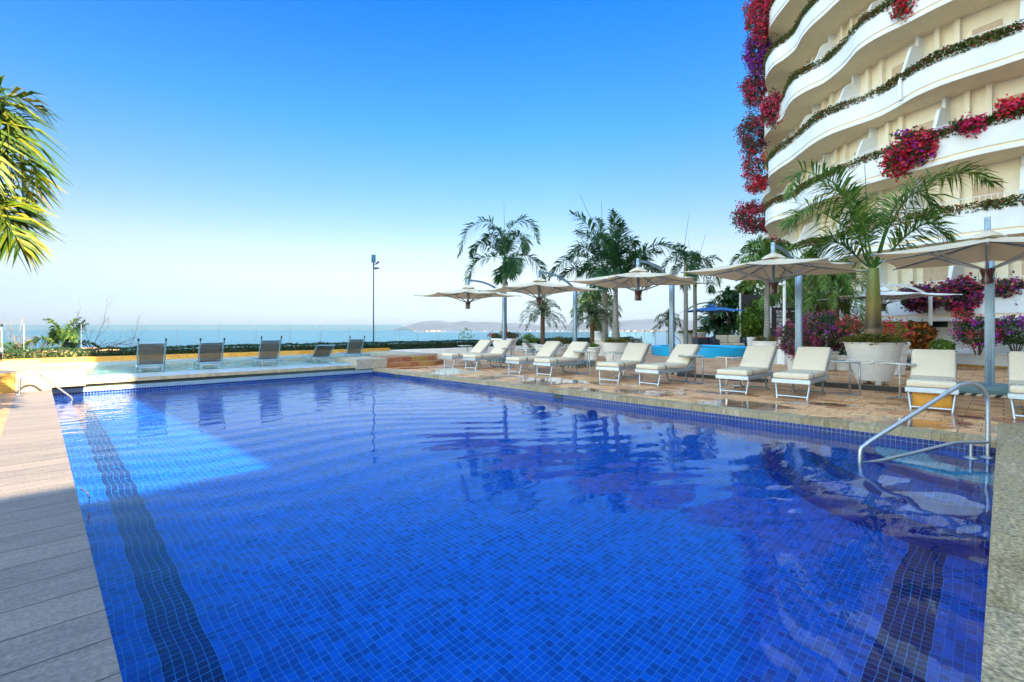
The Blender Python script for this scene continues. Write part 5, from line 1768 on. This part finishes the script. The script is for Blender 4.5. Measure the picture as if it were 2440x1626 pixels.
hr = random.Random(12)
NF = 9
FINS = [2.2, 6.0, 9.7, 13.2, 16.6, 20.2, 23.8, 27.2]
for k in range(NF):
    z = 1.63 + 3.0 * k
    path = smooth_path(START + PATHS[WHICH[k]] + END, 6)
    inner = [(52, 24), (52, -8)]
    back = offs(path, 0.12)
    # floor slab with its lip
    mb = MB()
    n = len(path)
    pl = path + [(46, -8)]
    mb.prism(pl, z, z + 0.15)
    hpart(mb, 'balcony_slab', 'render_cream', 40)
    mb = MB()
    ribbon(mb, offs(path, -0.012), offs(path, 0.04), z + 0.003, z + 0.155)
    hpart(mb, 'slab_edge', 'render_white', 40)
    mb = MB()
    ribbon(mb, offs(path, 0.05), offs(path, 0.16), z + 0.15, z + 0.26)
    hpart(mb, 'shadow_gap', 'render_cream', 40)
    mb = MB()
    ribbon(mb, path, back, z + 0.25, z + 1.07)
    par_ = hpart(mb, 'parapet', 'render_white', 40)
    # planter hedge on the parapet
    o1 = offs(path, 0.03)
    tot = sum(math.dist(a, b_) for a, b_ in zip(o1[:-1], o1[1:]))
    mb = MB()
    cnt = 15000 if 1 <= k <= 5 else 3000
    if k == 0:
        cnt = 1500
    rg = random.Random(k)
    for q in range(cnt):
        f = rg.random() * (n - 2)
        i = int(f)
        f -= i
        px_, py_ = o1[i][0] * (1 - f) + o1[i + 1][0] * f, o1[i][1] * (1 - f) + o1[i + 1][1] * f
        if py_ < -2 or py_ > 14.5:
            continue
        dens = noise.noise(Vector((px_ * 0.7, py_ * 0.7, k * 3)))
        if dens < -0.25 and rg.random() < 0.6:
            continue
        hh = 0.30 + 0.14 * dens + 0.05 * noise.noise(Vector((px_ * 4, py_ * 4, k)))
        leafcloud(mb, [(px_ + rg.uniform(-0.12, 0.12), py_ + rg.uniform(-0.12, 0.12), z + 1.04 + rg.uniform(-0.10, max(0.1, hh)))], 0.1, rg)
    hpart(mb, 'planter_hedge', 'leaf_balcony')
    # railing
    rl = offs(path, 0.34)
    mb = MB()
    mb.tube([(x, y, z + 1.56) for x, y in rl], 0.016, 6, cap=False)
    acc = 0
    for a, b_ in zip(rl[:-1], rl[1:]):
        d_ = math.dist(a, b_)
        while acc < d_:
            f = acc / d_
            x, y = a[0] + (b_[0] - a[0]) * f, a[1] + (b_[1] - a[1]) * f
            if -3 < y < 14:
                mb.box(x - 0.009, x + 0.009, y - 0.009, y + 0.009, z + 1.0, z + 1.56)
            acc += 0.16
        acc -= d_
    hpart(mb, 'railing', 'rail_white')
    # rooms' front wall, curved
    mb = MB()
    ribbon(mb, wall_in, wall_b, z + 0.15, z + 3.0)
    hpart(mb, 'room_wall', 'wall_cream', 60)
    # slanting partitions between the balconies and flat pilasters beside them
    off = [0, 1.6][k % 2] + (0.5 if k == 2 else 0)
    for q, s_ in enumerate(FINS):
        s_ = s_ + off
        if s_ > seglen[-1] - 4:
            continue
        p, tg, n_ = along(s_, 1.62)
        o_ = -n_
        prof = [(0.0, 0.15), (2.35, 0.15), (2.30, 0.95), (1.42, 2.2), (1.3, 2.38), (1.15, 2.48), (0.95, 2.52), (0.62, 2.52), (0.62, 3.0), (0.0, 3.0)]
        vs = []
        for sd_ in (-0.06, 0.06):
            vs += [(p.x + o_.x * d + tg.x * sd_, p.y + o_.y * d + tg.y * sd_, z + h) for d, h in [(d_ * 0.6, h_) for d_, h_ in prof]]
        m_ = len(prof)
        mb = MB().add(vs, [tuple(range(m_)), tuple(range(2 * m_ - 1, m_ - 1, -1))] + [(i, m_ + i, m_ + (i + 1) % m_, (i + 1) % m_) for i in range(m_)])
        hpart(mb, 'partition', 'render_white')
        for dd_ in (-0.75, -1.5):
            p, tg, n_ = along(s_ + dd_, 1.62)
            M_ = Matrix(((tg.x, -n_.x, 0, p.x), (tg.y, -n_.y, 0, p.y), (0, 0, 1, 0), (0, 0, 0, 1)))
            hpart(MB().box(-0.09, 0.09, 0, 0.22, z + 0.15, z + 3.0, M=M_), 'pilaster', 'wall_cream')
        p, tg, n_ = along(s_ - 2.45, 1.6)
        M_ = Matrix(((tg.x, -n_.x, 0, p.x), (tg.y, -n_.y, 0, p.y), (0, 0, 1, 0), (0, 0, 0, 1)))
        dr_ = hpart(MB().box(-0.42, 0.42, 0.0, 0.03, z + 0.15, z + 2.35, M=M_), 'door', 'niche')
        if q == 1 and k == 2:
            hpart(MB().lathe([(0.001, z + 2.28), (0.05, z + 2.29), (0.06, z + 2.33)], 12, p.x - n_.x * 0.2, p.y - n_.y * 0.2), 'ceiling_lamp', 'lamp_glow')
# roof slab and ground storey
zt_ = 1.63 + 3.0 * NF
path = smooth_path(START + PATHS[3] + END, 6)
hpart(MB().prism(path + [(46, -8)], zt_, zt_ + 0.6), 'roof', 'render_white', 40)
gw_o, gw_i = offs(base_s, 1.3), offs(base_s, 1.6)
mb = MB()
ribbon(mb, gw_o, gw_i, -0.05, 1.40)
ribbon(mb, offs(base_s, 1.45), offs(base_s, 1.7), 1.40, 1.64, 1)
hpart(mb, 'ground_wall', ['render_white', 'window_dark'], 60)
for s_, wd in ((3.5, 0.8), (9.0, 0.9), (14.5, 1.4), (19, 1.2), (24, 1.5)):
    p, tg, n_ = along(s_, 1.25)
    M_ = Matrix(((tg.x, -n_.x, 0, p.x), (tg.y, -n_.y, 0, p.y), (0, 0, 1, 0), (0, 0, 0, 1)))
    hpart(MB().box(-wd, wd, -0.2, 0.03, 1.40, 1.632, M=M_), 'ground_pier', 'render_white')
p, tg, n_ = along(12.3, 1.2)
M_ = Matrix(((tg.x, -n_.x, 0, p.x), (tg.y, -n_.y, 0, p.y), (0, 0, 1, 0), (0, 0, 0, 1)))
hpart(MB().box(-1.5, 1.5, 0.0, 0.06, 0.0, 1.6, M=M_), 'timber_panel', 'wood')
# the wing that closes the pool court behind the viewer: it throws the afternoon shade
mb = MB()
mb.box(3.62, 46, -12, -7.0, 0, 29.2)
wing = hpart(mb, 'wing', 'render_white')
low_w = hpart(MB().box(-22, 3.61, -12, -7.0, 0, 7.2), 'lobby_block', 'render_white')
for k in range(5):
    for q in range(6):
        x = 6.0 + q * 3.1
        hpart(MB().box(x - 0.9, x + 0.9, -7.01, -6.98, 2.0 + k * 3.2, 4.0 + k * 3.2), 'window', 'window_dark')


# ------------------------------------------------------------------ bougainvillea hanging over the parapets
def hang(label, cx_, cy_, rx, ry, D, n, petals, seed, leaf='leaf_bush', dep=0.7, size=0.13, ps=0.1):
    n = int(n * 1.6)
    petals = [(a_, int(b_ * 1.7)) for a_, b_ in petals]
    """cloud centred at photo column/row, radii in photo pixels, at depth D"""
    mp = D / 1152
    x, y = at(cx_, D)
    zc = H + (786 - cy_) * mp
    rg = random.Random(seed)
    root = thing('bougainvillea', label, 'climbing plant', (x, y, zc + ry * mp * 0.6), 0, None)
    off = -ry * mp * 0.6

    def shape(nn, sh, sc_=1.0):
        out = []
        for p in ellpts(nn, (0, 0, off), (1, 1, ry * mp * sc_), rg, sh, 0.45, seed):
            v = R2 * (p.x * rx * mp * sc_) + F2 * (p.y * dep)
            out.append(Vector((v.x, v.y, p.z)))
        return out
    mb = MB()
    leafcloud(mb, shape(n, 0.2, 1.1), size, rg)
    # trailing shoots
    for q in range(max(4, n // 140)):
        a = rg.uniform(0, 2 * PI)
        v = R2 * (math.cos(a) * rx * mp * 0.85) + F2 * (math.sin(a) * dep * 0.6)
        st = Vector((v.x, v.y, off + rg.uniform(-0.7, 0.5) * ry * mp))
        en = st + Vector((R2.x, R2.y, 0)) * (math.cos(a) * rx * mp * rg.uniform(0.1, 0.35)) + Vector((0, 0, -ry * mp * rg.uniform(0.15, 0.5)))
        pts = bez(st, (st + en) / 2 + Vector((0, 0, 0.12)), en, 6)
        mb.tube(pts, 0.006, 3, cap=False)
        leafcloud(mb, [Vector(p) + Vector((rg.gauss(0, 0.03), rg.gauss(0, 0.03), rg.gauss(0, 0.03))) for p in pts for _ in range(2)], size * 0.75, rg)
    mb.build('foliage', leaf, root)
    for mt_, c in petals:
        fm = MB()
        for h in shape(c // 8, 0.5, 0.98):
            leafcloud(fm, [h + Vector((rg.gauss(0, ps), rg.gauss(0, ps), rg.gauss(0, ps))) for _ in range(8)], ps * 1.2, rg, asp=0.95)
        fm.build('flowers', mt_, root)['kind'] = 'stuff'


hang('big red and pink bougainvillea at the top left corner of the hotel', 1818, 35, 44, 62, 30, 1500, [('petal_magenta', 1500), ('petal_red', 700)], 101)
hang('bright purple bougainvillea cascade below the red one on the hotel corner', 1806, 128, 33, 48, 31, 1000, [('petal_purple', 1100), ('petal_mixed', 500)], 102)
hang('pink bougainvillea tuft under the purple cascade', 1797, 212, 28, 44, 32, 700, [('petal_magenta', 700), ('petal_dry', 300)], 103)
hang('rosy bougainvillea ball hanging beside the third balcony bulge', 1840, 262, 24, 40, 29, 600, [('petal_magenta', 800)], 104)
hang('dusky brownish bougainvillea drooping at the hotel corner, mid height', 1794, 320, 34, 50, 32, 900, [('petal_dry', 900), ('petal_magenta', 250)], 105)
hang('sparse blue-green vine with a few red blooms on the hotel corner', 1795, 395, 26, 40, 32, 500, [('petal_red', 260), ('petal_magenta', 200)], 106)
hang('small bright red bougainvillea tuft at the lower hotel corner', 1806, 438, 26, 20, 32, 300, [('petal_red', 500)], 107)
hang('spreading pink bougainvillea over the lowest curved corner balcony', 1800, 520, 54, 40, 32, 1300, [('petal_magenta', 1000), ('petal_dry', 400)], 108)
hang('small mixed bougainvillea above the fourth parasol arm', 1838, 590, 24, 22, 28, 400, [('petal_mixed', 300)], 109)
hang('deep red bougainvillea dangling at the top edge of the picture', 2185, 10, 60, 40, 19.5, 800, [('petal_red', 800)], 110, dep=0.4)
hang('large red and violet bougainvillea spilling over the parapet behind the potted palm', 2200, 348, 72, 38, 19.0, 1500, [('petal_red', 900), ('petal_purple', 350), ('petal_magenta', 500)], 111, dep=0.45)
hang('loose red bougainvillea spray left below the violet cluster', 2135, 395, 34, 30, 19.6, 240, [('petal_red', 300)], 112, dep=0.3)
hang('thin pink vine along the parapet right of the violet cluster', 2330, 300, 62, 15, 17.6, 420, [('petal_magenta', 420)], 113, dep=0.3)
hang('red bougainvillea corner at the right edge under the third balcony', 2425, 262, 44, 24, 17.0, 500, [('petal_red', 450), ('petal_magenta', 350)], 114, dep=0.3)
hang('dusky purple bougainvillea on the lowest balcony left of the white parasol pole', 2190, 712, 46, 26, 18.6, 900, [('petal_mixed', 800), ('petal_dry', 300)], 115, dep=0.4)
hang('leafy purple bougainvillea on the lowest balcony between the two poles', 2292, 703, 52, 38, 17.8, 1300, [('petal_mixed', 1100), ('petal_magenta', 260)], 116, dep=0.45)
hang('straggly bougainvillea on the lowest balcony at the right edge', 2410, 690, 46, 24, 17.0, 500, [('petal_mixed', 420)], 117, dep=0.35)

# ------------------------------------------------------------------ right background: planted wall, chaise, pots
cxw, cyw = at(2420, 18.2)
root = thing('planter_wall', 'low curved white planting bed wall with a course of yellow stone at its foot', 'planter', (cxw, cyw, 0))
MB().lathe([(3.35, 0.085), (3.35, 0.44), (3.42, 0.445), (3.42, 0.49), (3.05, 0.49), (3.05, 0.3)], 72).build('wall', 'render_white', root, 40)
MB().lathe([(3.37, 0.0), (3.37, 0.085), (3.34, 0.086)], 72).build('stone_course', 'ochre_tile', root, 40)
MB().lathe([(0.001, 0.4), (3.1, 0.4)], 40).build('soil', 'soil', root)
for i, (px, D, rx, rz_, zc, pet, lb) in enumerate((
        (2330, 15.6, 0.75, 0.52, 1.25, [('petal_magenta', 700), ('petal_purple', 500), ('petal_red', 200)], 'bushy pink and violet bougainvillea left of the right-hand parasol pole'),
        (2420, 15.4, 0.85, 0.5, 1.25, [('petal_purple', 1100), ('petal_magenta', 260)], 'violet topped bougainvillea right of the right-hand parasol pole'),
        (2530, 15.4, 0.8, 0.5, 1.2, [('petal_purple', 500), ('petal_red', 200)], 'bougainvillea cut off by the right edge in the curved bed'))):
    x, y = at(px, D)
    bush(lb, x, y, zc, rx, rx * 0.8, rz_, 2400, 0.075, 'leaf_bush', petals=pet, psize=0.05, seed=120 + i, flowers_top=(i == 1), stems=True)
x, y = at(2290, 15.5)
bush('small red topped sprig above the pink bougainvillea', *at(2292, 15.6), 1.78, 0.2, 0.2, 0.16, 120, 0.07, 'leaf_bush', petals=[('petal_red', 200)], psize=0.05, seed=124)
x, y = at(2190, 17.0)
pot('white pot holding the orange-leaved croton', x, y, 0, 0.26, 0.36, 0.6)
bush('orange and red leaved croton shrub in front of the timber panel', x, y, 1.08, 0.58, 0.5, 0.52, 900, 0.19, 'leaf_croton', seed=125, shell=0.3)
x, y = at(2246, 16.2)
pot('low white bowl with a round green succulent', x, y, 0, 0.22, 0.34, 0.58)
bush('round bright green rosette plant right of the white parasol pole', x, y, 0.74, 0.34, 0.34, 0.24, 420, 0.12, 'leaf_lime', seed=126, shell=0.4)
bush('pink and orange bougainvillea behind the collar of the big tub planter', *at(2125, 13.9), 1.3, 0.55, 0.4, 0.3, 500, 0.06, 'leaf_lime', petals=[('petal_red', 420), ('petal_magenta', 200)], psize=0.05, seed=127)
x, y = at(2125, 13.9)
pot('white pot behind the big tub planter', x, y, 0, 0.3, 0.4, 0.95)
bush('red and pink sprays left above the big tub planter', *at(2025, 13.4), 1.42, 0.4, 0.3, 0.2, 300, 0.06, 'leaf_bush', petals=[('petal_red', 200), ('petal_magenta', 120)], psize=0.045, seed=128)
r = oriented('chaise', 'white padded chaise on a black wicker base right of the tub planter', 'chaise', 2168, 15.8)
MB().rbox(-0.3, 0.75, -0.4, 0.4, 0.1, 0.34, 0.02).build('base', 'wicker', r, 40)
MB().rbox(-0.05, 0.75, -0.38, 0.38, 0.34, 0.43, 0.03, 3).build('mattress', 'cushion_white', r, 180)
MB().rbox(0.0, 0.75, -0.38, 0.38, 0.0, 0.09, 0.03, 3, M=Matrix.Translation((-0.02, 0, 0.4)) @ Matrix.Rotation(R_(-140), 4, 'Y')).build('back_pad', 'cushion_white', r, 180)
for sx in (-0.25, 0.7):
    for sy in (-0.35, 0.35):
        MB().box(sx - 0.03, sx + 0.03, sy - 0.03, sy + 0.03, 0, 0.11).build('leg', 'black_plastic', r)
r = tag(MB().rbox(-0.6, 0.6, -0.3, 0.3, 0, 0.62, 0.08, 4).build('bench', 'render_white', None, 60, loc=(*at(2275, 17.4), 0)), 'white rounded masonry bench behind the lounger by the handrail', 'bench')
r.rotation_euler = (0, 0, -YAW)

# ------------------------------------------------------------------ sea haze: one even box of pale air over bay, court and hills
hz_mat = bpy.data.materials.new('haze_air')
hz_mat.use_nodes = True
t = hz_mat.node_tree
t.nodes.clear()
pv = t.nodes.new('ShaderNodeVolumePrincipled')
pv.inputs['Color'].default_value = (0.145, 0.215, 0.31, 1)
pv.inputs['Density'].default_value = 0.000028
pv.inputs['Anisotropy'].default_value = 0.0
ho = t.nodes.new('ShaderNodeOutputMaterial')
t.links.new(pv.outputs[0], ho.inputs['Volume'])
MATS['haze_air'] = hz_mat
hzo = MB().box(-59000, 59000, -19000, 59000, -36, 460).build('haze', 'haze_air')
hzo['kind'] = 'stuff'
hzo['label'] = 'thin pale sea haze over the bay and the far mountains'
hzo['category'] = 'haze'
